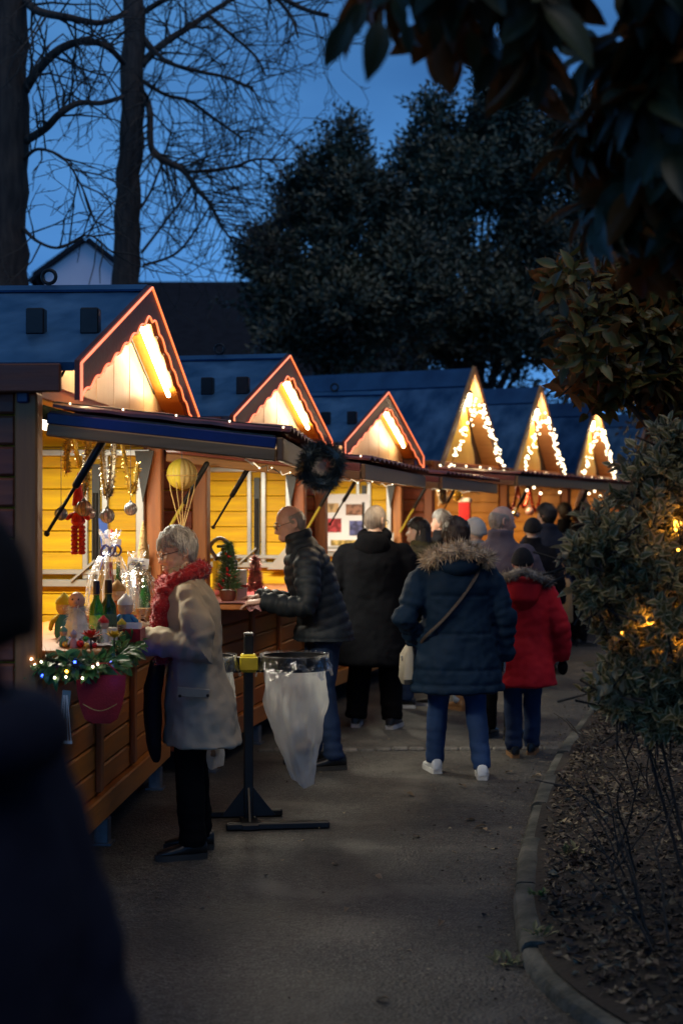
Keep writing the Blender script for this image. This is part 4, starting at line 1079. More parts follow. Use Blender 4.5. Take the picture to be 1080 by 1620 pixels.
def hand(q, w, d, pn, side, curl=.5, s=1.0):
    """palm and five fingers from the wrist w along d; pn = palm normal; thumb leaves the palm on side * across"""
    d = d.normalized(); u = d.cross(pn).normalized(); pn = u.cross(d).normalized()
    M = Matrix((u, -pn, d)).transposed()
    q.loft([(w-d*.02*s, .026*s, .020*s, M), (w+d*.01*s, .030*s, .019*s, M), (w+d*.045*s, .041*s, .016*s, M), (w+d*.080*s, .042*s, .013*s, M), (w+d*.092*s, .036*s, .009*s, M)], 12)
    for k, (off, L, r) in enumerate(((-.030, .064, .0080), (-.010, .074, .0085), (.010, .079, .0087), (.030, .070, .0083))):
        off *= side
        p = w+d*(.078*s)+u*off*s; pts = [p]; a = .15
        for seg in (.45, .32, .23):
            a += curl*(.55 if seg > .4 else .75); dd = d*math.cos(a)+pn*math.sin(a); p = p+dd*L*seg*s; pts.append(p)
        q.tube(pts, [r*s, r*.95*s, r*.85*s, r*.6*s], 7, rnd=True)
    p0 = w+d*.022*s+u*side*.028*s; p1 = p0+(d*.55+u*side*.75+pn*.25).normalized()*.040*s; p2 = p1+(d*.85+u*side*.15+pn*.5).normalized()*.030*s; p3 = p2+(d*.8+pn*.6).normalized()*.022*s
    q.tube([p0, p1, p2, p3], [.013*s, .0105*s, .0095*s, .006*s], 7, rnd=True)
def person(label, loc_, face, H=1.7, bulk=1.0, lean=0.0, hem=.60, coat=None, trous=None, shoe=None, skin=None, hair=('short', None), armL=None, armR=None, yaw=0.0, pitch=0.0,
           feet=((-.10, 0, 0), (.10, 0, 0)), quilt=0.0, flare=.04, vox=.014, legw=1.0, collar=.06, handL=None, handR=None, hth=.012, fine=False, sole=None, curl=.5, wr=1.0, hands=True, slv=1.0, locks=0, seams=(), hemback=0.0, group=None, boots=None):
    k = H/1.75; rng = random.Random(hash(label) % 1000 if False else sum(map(ord, label)))
    t = thing('person', label, 'person', loc_, face, group)
    LM = Matrix.Translation((0, 0, .96*k)) @ Matrix.Rotation(-lean, 4, 'X') @ Matrix.Translation((0, 0, -.96*k))
    up = lambda v: LM @ (Vector(v)*k)
    V = lambda v: Vector(v)*k
    sh = [up((-.178*bulk, 0, 1.405-.11*(bulk-1))), up((.178*bulk, 0, 1.405-.11*(bulk-1)))]
    dflt = [[(-.25*bulk, -.03, 1.12), (-.26*bulk, .05, .87)], [(.25*bulk, -.03, 1.12), (.26*bulk, .05, .87)]]
    arms = [[V(p) for p in (a or d)] for a, d in zip((armL, armR), dflt)]
    hips = [V((-.09, 0, .90)), V((.09, 0, .90))]
    # ---- body
    b = MB()
    MR = LM.to_3x3()
    b.loft([(V((0, 0, .84)), .13*k, .09*k), (V((0, 0, .95)), .155*k, .11*k), (up((0, 0, 1.10)), .14*k, .10*k, MR), (up((0, .01, 1.28)), .165*k, .115*k, MR), (up((0, 0, 1.40)), .16*k, .09*k, MR), (up((0, 0, 1.46)), .09*k, .07*k, MR)], 16)
    hc = up((0, .02, 1.632)); nb = up((0, -.012, 1.40))
    b.tube([nb, up((0, -.005, 1.50)), hc+MR @ Vector((0, -.012, -.05))*k], [.065*k, .058*k, .060*k], 14)
    legs = []
    for s in (0, 1):
        sx = -1 if s == 0 else 1
        fx, fy, lift = feet[s]; ank = Vector((fx*k, fy*k, .085*k+lift)); kn = (hips[s]+ank)/2+Vector((0, .03*k+abs(fy)*.1+(lift*.5), .02*k)); legs.append((hips[s], kn, ank))
        b.tube([hips[s], kn, ank], [.085*k, .055*k, .04*k], 10, rnd=True)
        b.tube([sh[s], arms[s][0], arms[s][1]], [.05*k, .04*k, .028*k], 10, rnd=True)
    me = remesh(b, .018 if not fine else .012, 2)
    q = MB(); q.addmesh(me, 0); bpy.data.meshes.remove(me)
    # ---- head on its neck
    HM = Matrix.Translation(hc) @ MR.to_4x4() @ Matrix.Rotation(yaw, 4, 'Z') @ Matrix.Rotation(-pitch+lean*.6, 4, 'X') @ Matrix.Scale(k*1.0, 4)
    nu, nv = (64, 72) if fine else (40, 40)
    D, FS = head_dirs(nu, nv); HP = [head_pt(d) for d in D]
    q.M = HM; q.mi = 0; q.add(HP, FS)
    q.mi = 4
    if fine: 
        for sx in (-1, 1): q.box((sx*.03, .0925, .034), (.030, .008, .006), Euler((0, sx*.12, -sx*.25)))
    for sx in (-1, 1):
        e = Vector((sx*.031, .073, .010)); q.mi = 1; q.sphere(e, .0125, 10, 8); q.mi = 2; q.sphere(e+Vector((0, .0075, 0)), .0062, 8, 6)
        q.mi = 0
        em = Euler((0, 0, sx*.35)).to_matrix()
        q.sphere((sx*.075, -.010, -.004), (.007, .018, .031), 10, 8, em); q.torus((sx*.079, -.012, .0), .019, .0055, em @ Matrix(((0, 0, 1), (.85, 0, 0), (0, 1.35, 0))), 12, 6); q.sphere((sx*.074, -.004, -.028), (.006, .009, .011), 8, 6)
    q.mi = 3
    q.M = HM; q.tube([(-.020, .088, -.0645), (-.01, .0985, -.063), (0, .1005, -.064), (.01, .0985, -.063), (.020, .088, -.0645)], [.002, .0035, .0038, .0035, .002], 6)
    q.M = Matrix(); q.mi = 0
    if hands:
        for s, hd in ((0, handL), (1, handR)):
            w = arms[s][1]; dd = (arms[s][1]-arms[s][0]).normalized()
            if hd: dd = Vector(hd[0]).normalized()
            pn = Vector(hd[1]) if hd else Vector((1 if s == 0 else -1, 0, 0)); sd = hd[2] if hd and len(hd) > 2 else (1 if s else 1)
            hand(q, w, dd, pn, sd, curl, k*.98)
    hm = hair[1] or H_dark
    q.build('body', [skin or M_skin, M_eyew, M_iris, M_lip, hm], t, True, 180)
    # ---- hair or hat, grown off the skull
    style = hair[0]
    if style != 'none':
        hq = MB(); hq.M = HM; P = []
        nz_s = 26 if style in ('short', 'fringe', 'bald') else 12
        for d, p in zip(D, HP):
            hl = hline(style, d[1]); m = sstep(-.05, .06, d[2]-hl+.06*noise.noise(Vector(d)*7))
            if style == 'bald': m *= 1-sstep(.35, .62, d[2]+.1*d[1])
            n = Vector((d[0]/.076, d[1]/.097, d[2]/.118)).normalized()
            st = noise.noise(Vector((d[0]*9, d[1]*9, d[2]*2.2))*2)*.45+noise.noise(Vector((d[0]*24, d[1]*24, d[2]*4)))*.35
            th = hth*(1+(st if style not in ('beanie', 'hood') else .06*st))
            if style in ('short', 'fringe'): th *= .75+.6*sstep(.0, .9, d[2])
            if style == 'beanie': th = hth*(1+.05*st)+.004*sstep(.25, .1, abs(d[2]-hl-.14))
            P.append(Vector((p.x*1.02, p.y if d[1] < .5 or style == 'bald' else min(p.y, .1), p.z))+n*(th*m-.016*(1-m)))
        hq.add(P, FS)
        if locks or style in ('short', 'fringe', 'bald'):
            for _ in range(locks or 700):
                j = rng.randrange(len(D)); d = Vector(D[j]); hl = hline(style, d.y)
                if d.z < hl+.02+.16*sstep(-.2, .3, d.y) or (style == 'bald' and d.z > .42): continue
                pts = []; dd = d.copy(); go = Vector((rng.gauss(0, .25), rng.gauss(.12, .3), -1)) if d.z < .9 else Vector((rng.gauss(0, 1), rng.gauss(.2, 1), 0))
                lift = hth*rng.uniform(.8, 1.5)*(.75+.6*sstep(0, .9, d.z) if style != 'bald' else 1)
                for i in range(4):
                    p = head_pt(dd); n = Vector((dd.x/.076, dd.y/.097, dd.z/.118)).normalized(); pts.append((Vector((p.x, min(p.y, .1), p.z))+n*lift*(1-.12*i), n))
                    tg = (go-n*go.dot(n)).normalized(); dd = (dd+tg*rng.uniform(.10, .17)).normalized()
                w = rng.uniform(.003, .006); vs = []
                for i, (p, n) in enumerate(pts):
                    s_ = (pts[min(i+1, 3)][0]-pts[max(i-1, 0)][0]).cross(n).normalized()*w*(1, 1, .8, .15)[i]; vs += [p-s_, p+n*.003, p+s_]
                hq.add(vs, [f for i in range(3) for f in ((i*3, i*3+1, i*3+4, i*3+3), (i*3+1, i*3+2, i*3+5, i*3+4))])
        hq.build('beanie' if style == 'beanie' else ('hood' if style == 'hood' else 'hair'), hm, t, True, 180)
    # ---- trousers
    tq = MB()
    for s in (0, 1):
        h, kn, an = legs[s]
        tq.tube([h+Vector((0, -.01, .06*k)), h, h.lerp(kn, .5), kn, kn.lerp(an, .55), an+Vector((0, 0, -.02))], [.10*k*legw, .108*k*legw, .092*k*legw, .073*k*legw, .068*k*legw, .064*k*legw], 14, rnd=False)
    tq.loft([(V((0, -.01, .80)), .15*k*legw, .105*k), (V((0, -.01, .90)), .182*k*legw, .125*k), (V((0, 0, 1.02)), .165*k, .115*k)], 18)
    tm_ = remesh(tq, vox, 3)
    displace(tm_, lambda c, n: .008*noise.noise(c*8)+.010*noise.noise(Vector((c.x*7, c.y*7, c.z*24)))*(sstep(.45*k, .12*k, c.z)+.6*math.exp(-((c.z-.5*k)/.09)**2)+.5*math.exp(-((c.z-.82*k)/.07)**2)))
    tm_.shade_smooth(); obj('trousers', tm_, trous, t)
    # ---- shoes
    for s in (0, 1):
        an = legs[s][2]; fx, fy, lift = feet[s]; sx = -1 if s == 0 else 1
        hh = .085*k
        tilt = -min(.5, lift*4)
        MF = Matrix.Translation((an.x, an.y, an.z-hh)) @ Matrix.Rotation(-sx*.14, 4, 'Z') @ Matrix.Rotation(tilt, 4, 'X')
        sq = MB(); sq.M = MF; sc_ = k*1.03
        prof = [(-.075, .026, .030, .055), (-.068, .034, .050, .075), (-.03, .037, .056, .088), (.02, .038, .048, .078), (.07, .042, .036, .052), (.12, .046, .030, .040), (.16, .040, .024, .030), (.185, .022, .016, .022)]
        rings = [(Vector((0, y, .020+h*.5))*sc_, w*sc_, h*.55*sc_, Matrix(((1, 0, 0), (0, 0, 1), (0, 1, 0)))) for y, w, z, h in prof]
        sq.mi = 0; sq.loft(rings, 12, 2.4)
        sq.mi = 1
        ol = [(-.03, -.075), (.03, -.075), (.040, -.03), (.040, .03), (.049, .10), (.045, .155), (.022, .192), (-.022, .192), (-.045, .155), (-.047, .10), (-.038, .03), (-.040, -.03)]
        sq.prism([(x*sc_, y*sc_) for x, y in ol], .030*sc_)
        if boots: sq.mi = 0; sq.tube([Vector((0, -.02, .07))*sc_, Vector((0, -.02, .16))*sc_], [.05*sc_, .055*sc_], 12)
        sq.build('shoe', [shoe, sole or M_soled], t, True, 50)
    # ---- coat
    if coat:
        cq = MB(); B = bulk
        rows = [(hem, .205+flare, .150+flare, hemback), ((hem+1.0)/2, .200+flare*.6, .147+flare*.6, hemback*.5), (1.02, .195, .140, 0), (1.16, .190, .138, 0), (1.30, .200, .145, 0), (1.40, .190, .125, 0), (1.455, .140, .100, 0), (1.50, .085, .085, 0), (1.50+collar, .082, .082, 0)]
        cq.loft([((up((0, yo, z)) if z > .96 else V((0, yo, z))), rx*B*k, ry*B*k, (MR if z > .96 else Matrix.Identity(3))) for z, rx, ry, yo in rows], 26, 2.3)
        for s in (0, 1):
            cq.tube([up((0, -.005, 1.455)), sh[s].lerp(up((0, 0, 1.43)), .5), sh[s]+MR @ Vector((0, 0, .0))], [.060*k, .066*k, .070*k*B], 14, rnd=True)
            el, w = arms[s]; w2 = w+(w-el).normalized()*-.005
            cq.tube([sh[s]+MR @ Vector((.03*k if s == 0 else -.03*k, 0, .0)), sh[s].lerp(el, .15), sh[s].lerp(el, .6), el, el.lerp(w2, .5), w2], [.070*k*B, .078*k*B, .076*k*B*slv**.5, .070*k*B*slv, .062*k*B*slv, .054*k*B*slv], 14, rnd=False)
        cm = remesh(cq, vox, 3)
        segs = [(sh[s], arms[s][0], arms[s][1]) for s in (0, 1)]
        def near_arm(c):
            best = (9, 0)
            for a_, e_, w_ in segs:
                L = 0
                for p0, p1 in ((a_, e_), (e_, w_)):
                    dv = p1-p0; u = max(0, min(1, (c-p0).dot(dv)/dv.length_squared)); dd = (c-p0-dv*u).length
                    if dd < best[0]: best = (dd, L+u*dv.length)
                    L += dv.length
            return best
        iM = LM.inverted()
        def cdisp(c, n):
            da, la = near_arm(c); onarm = da < .105*k*B
            zz = (iM @ c).z if c.z > .9*k else c.z
            v = wr*(.010*noise.noise(c*5)+.006*noise.noise(Vector((c.x*11+3, c.y*11, c.z*7)))+.004*noise.noise(c*22))
            if onarm: v += wr*.007*noise.noise(Vector((la*26, c.x*7, c.z*4+c.y*5)))*sstep(.1, .2, la)
            if not onarm:
                for z0 in seams: v -= .011*math.exp(-((zz/k-z0)/.010)**2)
            elif seams:
                for a0 in (.26, .44): v -= .008*math.exp(-((la/k-a0)/.010)**2)
            if quilt:
                ph = (la if onarm else zz)/(quilt*k); fr_ = ph-math.floor(ph)
                v += .0105*(abs(math.sin(PI*fr_))**.6-.6)*(1+.5*noise.noise(c*6))
            return v
        displace(cm, cdisp); cm.shade_smooth(); obj('coat', cm, coat, t)
    t['k'] = k
    return t, HM, up, k, arms, MR
def glasses(t, HM, M=None):
    q = MB(); q.M = HM; A = Matrix(((1.15, 0, 0), (0, 0, 1), (0, .85, 0)))
    for sx in (-1, 1):
        q.torus((sx*.033, .103, .006), .020, .0018, A, 20, 6)
        q.tube([(sx*.054, .100, .010), (sx*.066, .085, .011), (sx*.079, .0, .012), (sx*.080, -.022, .002)], .0018, 5)
    q.tube([(-.011, .104, .010), (0, .108, .013), (.011, .104, .010)], .0016, 5)
    q.build('glasses', M or M_glass_rim, t, True)
def fur(t, path, r, n, L, m, rng, name='fur_trim', w=.008):
    q = MB(); P = catmull([Vector(p) for p in path], 6); q.tube(P, r*.8, 10, rnd=True); pts = []
    for i in range(n):
        j = rng.randrange(len(P)-1); p = P[j].lerp(P[j+1], rng.random()); d = Vector((rng.gauss(0, 1), rng.gauss(0, 1), rng.gauss(0, 1))).normalized(); pts.append((p+d*r*.72, d))
    q.spikes(pts, L, w, rng); q.build(name, m, t)
rp = random.Random(17)
M_fur = mat('fur_beige', (.66, .52, .37), (.36, .26, .17), rough=.8, sc_=14, bump=0); M_furg = mat('fur_grey', (.36, .30, .24), (.18, .15, .12), rough=.8, sc_=14, bump=0)
C_beige = fabric('coat_beige', (.43, .37, .28), (.36, .31, .235)); C_puff = fabric('puffer_navy', (.012, .018, .026), rough=.6, spec=.3, bump=.3, bs=18); C_black = fabric('coat_black', (.006, .007, .010), spec=.06); C_navy = fabric('parka_navy', (.008, .024, .052), rough=.7, spec=.12)
C_red = fabric('coat_red', (.52, .010, .020), rough=.75); C_olive = fabric('coat_olive', (.085, .075, .035)); C_mauve = fabric('jacket_mauve', (.115, .095, .125)); C_dark = fabric('coat_dark', (.010, .010, .014), spec=.1); C_black2 = fabric('coat_near_navy', (.009, .013, .034)); C_dnavy = fabric('coat_dark_navy', (.014, .018, .035))
J_blue = fabric('jeans_blue', (.022, .055, .150), (.014, .036, .10), rough=.8, bs=60); J_dk = fabric('trousers_black', (.006, .006, .007), spec=.06); J_dblue = fabric('jeans_dark', (.014, .032, .085), rough=.8); J_lt = fabric('jeans_light', (.26, .32, .42), (.20, .25, .33)); J_grey = fabric('trousers_grey', (.06, .065, .08)); C_pale = fabric('jacket_pale', (.36, .36, .38))
# --- elderly woman at the first counter
wY = 7.15; wp = Vector(((312-540)*wY/F, wY, 0))
t, HM, up, k, arms, MR = person('elderly woman in beige coat and red fluffy scarf writing at the nearest counter', wp, math.radians(98), 1.63, 1.08, .12, .60, C_beige, J_dk, M_blacksh, M_skin, ('fringe', H_grey),
    armL=[(-.28, -.03, 1.115), (-.18, .29, 1.175)], armR=[(.26, .04, 1.11), (.08, .33, 1.185)], slv=1.22, locks=900, yaw=.26, pitch=.20, feet=((-.11, .03, 0), (.10, -.02, 0)), fine=True, vox=.011, flare=.045, hth=.017, hemback=-.03, collar=.05,
    handL=((.30, .95, -.12), (.5, -.2, -.8), -1), handR=((-.30, .95, -.15), (-.4, -.3, -.8), 1), curl=.75, legw=1.12, wr=1.9)
glasses(t, HM)
q = MB(); rr = random.Random(5)
M_scarf = mat('scarf_red', (.44, .006, .016), (.26, .004, .010), rough=.9, sc_=30, sheen=.5, bump=.5, bs=60)
loop = [up((.085*math.cos(a), .01+.10*math.sin(a), 1.497-.03*math.sin(a))) for a in [i*PI/5 for i in range(11)]]
q.tube(loop, [.050*k*(1+.15*rr.random()) for _ in loop], 10)
for x0, L in ((-.085, .27), (.015, .25)):
    pts = [up((x0, .11, 1.44)), up((x0*1.3, .145, 1.36)), up((x0*1.4, .165, 1.36-L*.5)), up((x0*1.5, .17, 1.36-L))]; q.tube(catmull(pts, 4), [0.046+.010*math.sin(i*2.1) for i in range(13)], 10, rnd=True)
m_ = remesh(q, .010, 1); displace(m_, lambda c, n: .012*noise.noise(c*38)+.008*noise.noise(c*16)); m_.shade_smooth()
q = MB(); q.addmesh(m_); q.spikes([(v.co.copy(), v.normal.copy()) for v in list(m_.vertices)[::3]], .018, .006, rr); q.build('scarf', M_scarf, t, True, 180)
M_lan = mat('lanyard', (.50, .48, .58), (.30, .36, .55), rough=.5, sc_=60, lo=.5, hi=.55)
q = MB()
pl = [up((-.02, -.09, 1.52)), up((-.085, -.03, 1.515)), up((-.105, .05, 1.47)), up((-.08, .12, 1.41)), up((-.05, .165, 1.33)), up((-.02, .20, 1.22)), up((-.0, .21, 1.14))]
q.tube(catmull(pl, 5), .011, 6, flat=.3); q.build('lanyard', M_lan, t, True)
q = MB()                                            # pocket flap, studs, front edge
for z, h in ((.86, .055),):
    pts = [V_ for V_ in ()]
def coat_side(x, y, z): return Vector((x, y, z))*k
q.box(coat_side(-.262, .03, .90), (.012, .17*k, .05*k), Euler((.10, -.10, .05)), .004); q.build('pocket_flap', C_beige, t)
q = MB()
for y in (-.045, .10): q.sphere(coat_side(-.271, y, .885), .008, 8, 6)
q.build('snap_button', M_blackm, t)
# dark bag / open lining hanging in front of her
q = MB(); q.loft([(coat_side(.0, .215, .50), .05, .018), (coat_side(-.02, .235, .62), .11, .04), (coat_side(-.02, .235, .90), .12, .05), (coat_side(-.02, .21, 1.06), .07, .03)], 16)
m_ = remesh(q, .012, 3); displace(m_, lambda c, n: .012*noise.noise(c*9)); m_.shade_smooth(); obj('dark_scarf_end', m_, fabric('dark_cloth', (.010, .010, .018)), t)
WH = t.matrix_basis @ arms[1][1]
pen = thing('pen', 'thin white pen held in the elderly woman\'s hand', 'pen', WH)
# --- man in the puffer jacket at the second counter
mY = 9.6; mp = Vector(((512-540)*mY/F, mY, 0))
t, HM, up, k, arms, MR = person('balding man in dark puffer jacket and jeans leaning over the second counter', mp, math.radians(96), 1.80, 1.14, .30, .84, C_puff, J_dblue, M_blacksh, M_skin2, ('bald', H_stub),
    armL=[(-.31, .13, 1.06), (-.22, .42, 1.10)], armR=[(.27, .16, 1.06), (.12, .43, 1.11)], yaw=.10, pitch=.20, feet=((-.11, -.06, 0), (.12, .06, 0)), fine=True, vox=.012, flare=.03, hth=.005, quilt=.066, collar=.075,
    handL=((.1, .95, -.05), (.2, -.1, -1), -1), handR=((-.1, .95, -.05), (-.2, -.1, -1), 1), curl=.4, wr=.8)
glasses(t, HM)
# --- long black coat, from behind
p = G(592, 1150); 
t, HM, up, k, arms, MR = person('person in long black coat and wide black trousers seen from behind', p, math.radians(-12), 1.77, 1.30, .03, .50, C_black, J_dk, M_blacksh, M_skin, ('short', H_stub), armL=[(-.30, -.02, 1.10), (-.27, .10, .86)], armR=[(.34, .02, 1.08), (.30, .14, .85)],
    yaw=-.45, pitch=.12, feet=((-.15, .0, 0), (.15, -.04, 0)), sole=M_sole, vox=.014, flare=.06, legw=1.35, hth=.006, collar=.05)
glasses(t, HM)
q = MB(); q.torus(up((0, -.02, 1.515)), .10*k, .045*k, Euler((.35, 0, 0)).to_matrix(), 22, 10, 1.0); q.sphere(up((0, -.115, 1.44)), (.15*k, .07*k, .10*k), 16, 10)
m_ = remesh(q, .014, 3); displace(m_, lambda c, n: .008*noise.noise(c*12)); m_.shade_smooth(); obj('hood', m_, C_black, t)
# --- woman in navy parka with fur hood, walking away
p = G(722, 1225)
t, HM, up, k, arms, MR = person('woman in navy parka with beige fur hood and white sneakers walking away', p, math.radians(4), 1.66, 1.27, .02, .58, C_navy, J_blue, M_whitesh, M_skin, ('short', H_brown), armL=[(-.37, -.06, 1.08), (-.27, .12, .92)], armR=[(.33, -.02, 1.08), (.33, .02, .79)],
    yaw=.1, pitch=.1, feet=((-.14, .10, 0.0), (.15, -.16, 0.0)), sole=M_sole, vox=.013, flare=.055, hth=.022, legw=1.05, wr=1.9, seams=(.64, .74, .98, 1.24), locks=700)
q = MB(); q.torus(up((0, -.06, 1.475)), .115*k, .06*k, Euler((.35, 0, 0)).to_matrix(), 22, 10); m_ = remesh(q, .014, 3); m_.shade_smooth(); obj('hood', m_, C_navy, t)
fur(t, [up((.20*math.sin(a), -.055-.13*math.cos(a), 1.525+.035*math.cos(a)-.05*abs(math.sin(a)))) for a in [-2.0+i*.4 for i in range(11)]], .058*k, 2300, .055, M_fur, rp)
q = MB()
for i, z in enumerate((.675, .60)):
    q.torus(Vector((0, 0, z))*k, 1.0, .012, Matrix.Diagonal(((.205+.055*(1-.4*i*0))*1.27*k*1.02, (.150+.055)*1.27*k*1.02, .6)), 40, 6)
M_strap = mat('strap_dark', (.05, .035, .03), rough=.6)
bagstrap = [up((.16, -.06, 1.46)), up((.10, -.178, 1.36)), up((0, -.192, 1.22)), up((-.12, -.185, 1.08)), up((-.235, -.12, .96)), up((-.265, -.0, .88))]
q = MB(); q.tube(catmull(bagstrap, 6), .012, 6, flat=.35)
sb = thing('handbag', 'pale crossbody bag with dark strap at the navy parka woman\'s hip', 'handbag', t.location, t.rotation_euler.z)
q.build('strap', M_strap, sb, True)
q = MB(); q.loft([(Vector((-.335, .10, .62))*k, .035, .07), (Vector((-.335, .10, .66))*k, .05, .12), (Vector((-.33, .10, .82))*k, .045, .115), (Vector((-.32, .10, .88))*k, .02, .09)], 16, 3); q.build('bag_body', mat('bag_cream', (.42, .38, .30), (.34, .31, .25), rough=.6), sb, True)
q = MB(); q.torus(Vector((-.375, .04, .80))*k, .018, .004, Euler((0, 1.5, 0)).to_matrix(), 12, 6); q.build('bag_ring', M_zinc, sb, True)
# --- child in red coat
p = G(826, 1196)
t, HM, up, k, arms, MR = person('child in red hooded coat and black beanie seen from behind', p, math.radians(-6), 1.46, 1.20, .0, .60, C_red, J_dblue, M_blacksh, M_skin, ('beanie', fabric('beanie_black', (.010, .011, .016), bump=.5, bs=60)), armL=[(-.27, -.02, 1.1), (-.27, .05, .84)], armR=[(.31, -.02, 1.08), (.335, .05, .80)],
    feet=((-.07, -.05, 0), (.08, .12, 0)), vox=.013, flare=.04, hth=.016, legw=1.1, wr=1.2, hands=False, sole=M_tan)
for s in (0, 1):
    q = MB(); w = arms[s][1]; d = (w-arms[s][0]).normalized(); q.sphere(w+d*.045, (.036, .042, .055), 10, 8); q.build('glove', J_dk, t, True)
q = MB(); q.loft([(up((0, -.13, 1.22)), .05*k, .03*k), (up((0, -.165, 1.33)), .13*k, .055*k), (up((0, -.13, 1.46)), .17*k, .08*k), (up((0, -.06, 1.53)), .12*k, .07*k)], 18); m_ = remesh(q, .013, 4); m_.shade_smooth(); obj('hood', m_, C_red, t)
fur(t, [up((.215*math.sin(a), -.05-.155*math.cos(a), 1.525+.04*math.cos(a)-.05*abs(math.sin(a)))) for a in [-1.9+i*.38 for i in range(11)]], .046*k, 1300, .036, M_furg, rp)
# --- woman in olive coat, dark long hair, mouth open
p = Vector(((668-540)*12.6/F, 12.6, 0))
t, HM, up, k, arms, MR = person('woman with long dark hair and olive fur hooded coat in profile', p, math.radians(72), 1.66, 1.12, .03, .72, C_olive, J_dblue, M_blacksh, M_skin, ('fringe', H_dark), armL=[(-.27, .06, 1.10), (-.16, .28, 1.06)], yaw=.1, pitch=-.05, hth=.016, sole=M_sole, feet=((-.1, .12, 0), (.1, -.1, 0)))
q = MB(); q.M = HM; q.loft([(Vector((0, -.055, -.33)), .085, .05), (Vector((0, -.05, -.2)), .095, .07), (Vector((0, -.035, -.06)), .092, .085), (Vector((0, -.03, .05)), .08, .085)], 18); m_ = remesh(q, .012, 2)
displace(m_, lambda c, n: .010*noise.noise(Vector((c.x*40, c.y*40, c.z*7)))); m_.shade_smooth(); obj('long_hair', m_, H_dark, t)
fur(t, [up((.17*math.sin(a), -.03-.12*math.cos(a), 1.49-.03*abs(math.sin(a)))) for a in [-2.2+i*.44 for i in range(11)]], .05, 900, .04, mat('fur_olive', (.16, .13, .07), (.08, .065, .035), rough=.8, bump=0), rp)
q = MB(); q.torus(up((0, .10, 1.43)), .06, .03, None, 16, 8); q.build('pale_scarf', C_pale, t, True)
# --- the rest of the crowd
p = Vector(((700-540)*14.2/F, 14.2, 0)); person('grey haired man in dark coat between the olive coat and the pointed stall', p, math.radians(35), 1.74, 1.1, 0, .7, C_dark, J_dk, M_blacksh, M_skin2, ('short', H_grey), yaw=.5, hth=.013)
p = Vector(((752-540)*12.4/F, 12.4, 0)); person('person in pale knit hat mostly hidden behind the navy parka', p, math.radians(20), 1.66, 1.02, 0, .78, C_pale, J_lt, M_tan, M_skin, ('beanie', fabric('knit_pale', (.52, .50, .48), (.40, .38, .37), bump=.8, bs=90)), yaw=.2, hth=.026, sole=M_tan, feet=((-.14, .05, 0), (.03, -.05, 0)), boots=True)
p = G(790, 1168); t, HM, up, k, arms, MR = person('balding man in mauve jacket turning his face to the right', p, math.radians(-30), 1.77, 1.16, .03, .80, C_mauve, J_dk, M_blacksh, M_skin2, ('bald', H_stub), yaw=-.75, pitch=.12, hth=.007, fine=True, armL=[(-.28, .0, 1.1), (-.26, .1, .86)], armR=[(.27, .14, 1.12), (.08, .36, 1.16)], collar=.07)
bg = thing('shopping_bag', 'orange tan shopping bag carried at knee height beside the child', 'bag', G(786, 1128)+Vector((0, .02, .22)))
q = MB(); q.loft([((0, 0, 0), .10, .05), ((0, 0, .03), .11, .06), ((0, 0, .30), .11, .055), ((0, 0, .34), .105, .02)], 16, 4); q.build('bag_body', mat('bag_orange', (.50, .20, .10), (.40, .15, .07), rough=.7), bg, True)
q = MB(); q.tube(catmull([Vector((-.05, 0, .33)), Vector((-.03, 0, .50)), Vector((.03, 0, .50)), Vector((.05, 0, .33))], 5), .006, 6); q.build('bag_handle', M_tan, bg, True)
p = Vector(((842-540)*14.2/F, 14.2, 0)); person('person in black knit hat and dark scarf right of the bald man', p, math.radians(-10), 1.66, 1.08, 0, .7, C_dark, J_grey, M_blacksh, M_skin, ('beanie', fabric('beanie_dark', (.016, .014, .016), bump=.5, bs=60)), hth=.022)
p = Vector(((866-540)*15.2/F, 15.2, 0)); t, HM, up, k, arms, MR = person('dark haired person in bulky navy jacket with a tan bag', p, math.radians(25), 1.80, 1.25, .02, .78, C_dnavy, J_grey, M_blacksh, M_skin, ('short', H_dark), yaw=.35, hth=.02)
bg = thing('shopping_bag', 'tan paper bag hanging beside the navy jacket person\'s leg', 'bag', S(886, 985, 14.9))
q = MB(); q.loft([((0, 0, 0), .12, .06), ((0, 0, .03), .13, .07), ((0, 0, .40), .12, .06), ((0, 0, .46), .09, .02)], 16, 4); q.build('bag_body', mat('bag_tan', (.34, .20, .09), (.27, .15, .065), rough=.7), bg, True)
q = MB(); q.tube(catmull([Vector((-.05, 0, .44)), Vector((-.03, 0, .60)), Vector((.03, 0, .60)), Vector((.05, 0, .44))], 5), .006, 6); q.build('bag_handle', M_tan, bg, True)
p = Vector(((893-540)*20/F, 20, 0)); person('person in long black coat with dark hair near the far stalls', p, math.radians(15), 1.84, 1.15, 0, .35, C_black, J_dk, M_blacksh, M_skin, ('fringe', H_dark), hth=.025, sole=M_whitesh)
p = Vector(((914-540)*18.5/F, 18.5, 0)); person('short haired man in profile beside the shrub, dark jacket', p, math.radians(-70), 1.80, 1.12, 0, .75, C_dark, J_dk, M_blacksh, M_skin2, ('short', H_brown), hth=.008)
p = Vector(((936-540)*20.5/F, 20.5, 0)); person('person in white cap and pale jacket glimpsed left of the shrub', p, math.radians(30), 1.74, 1.05, 0, .75, C_pale, J_dk, M_blacksh, M_skin, ('beanie', fabric('cap_white', (.6, .6, .58))), hth=.02)
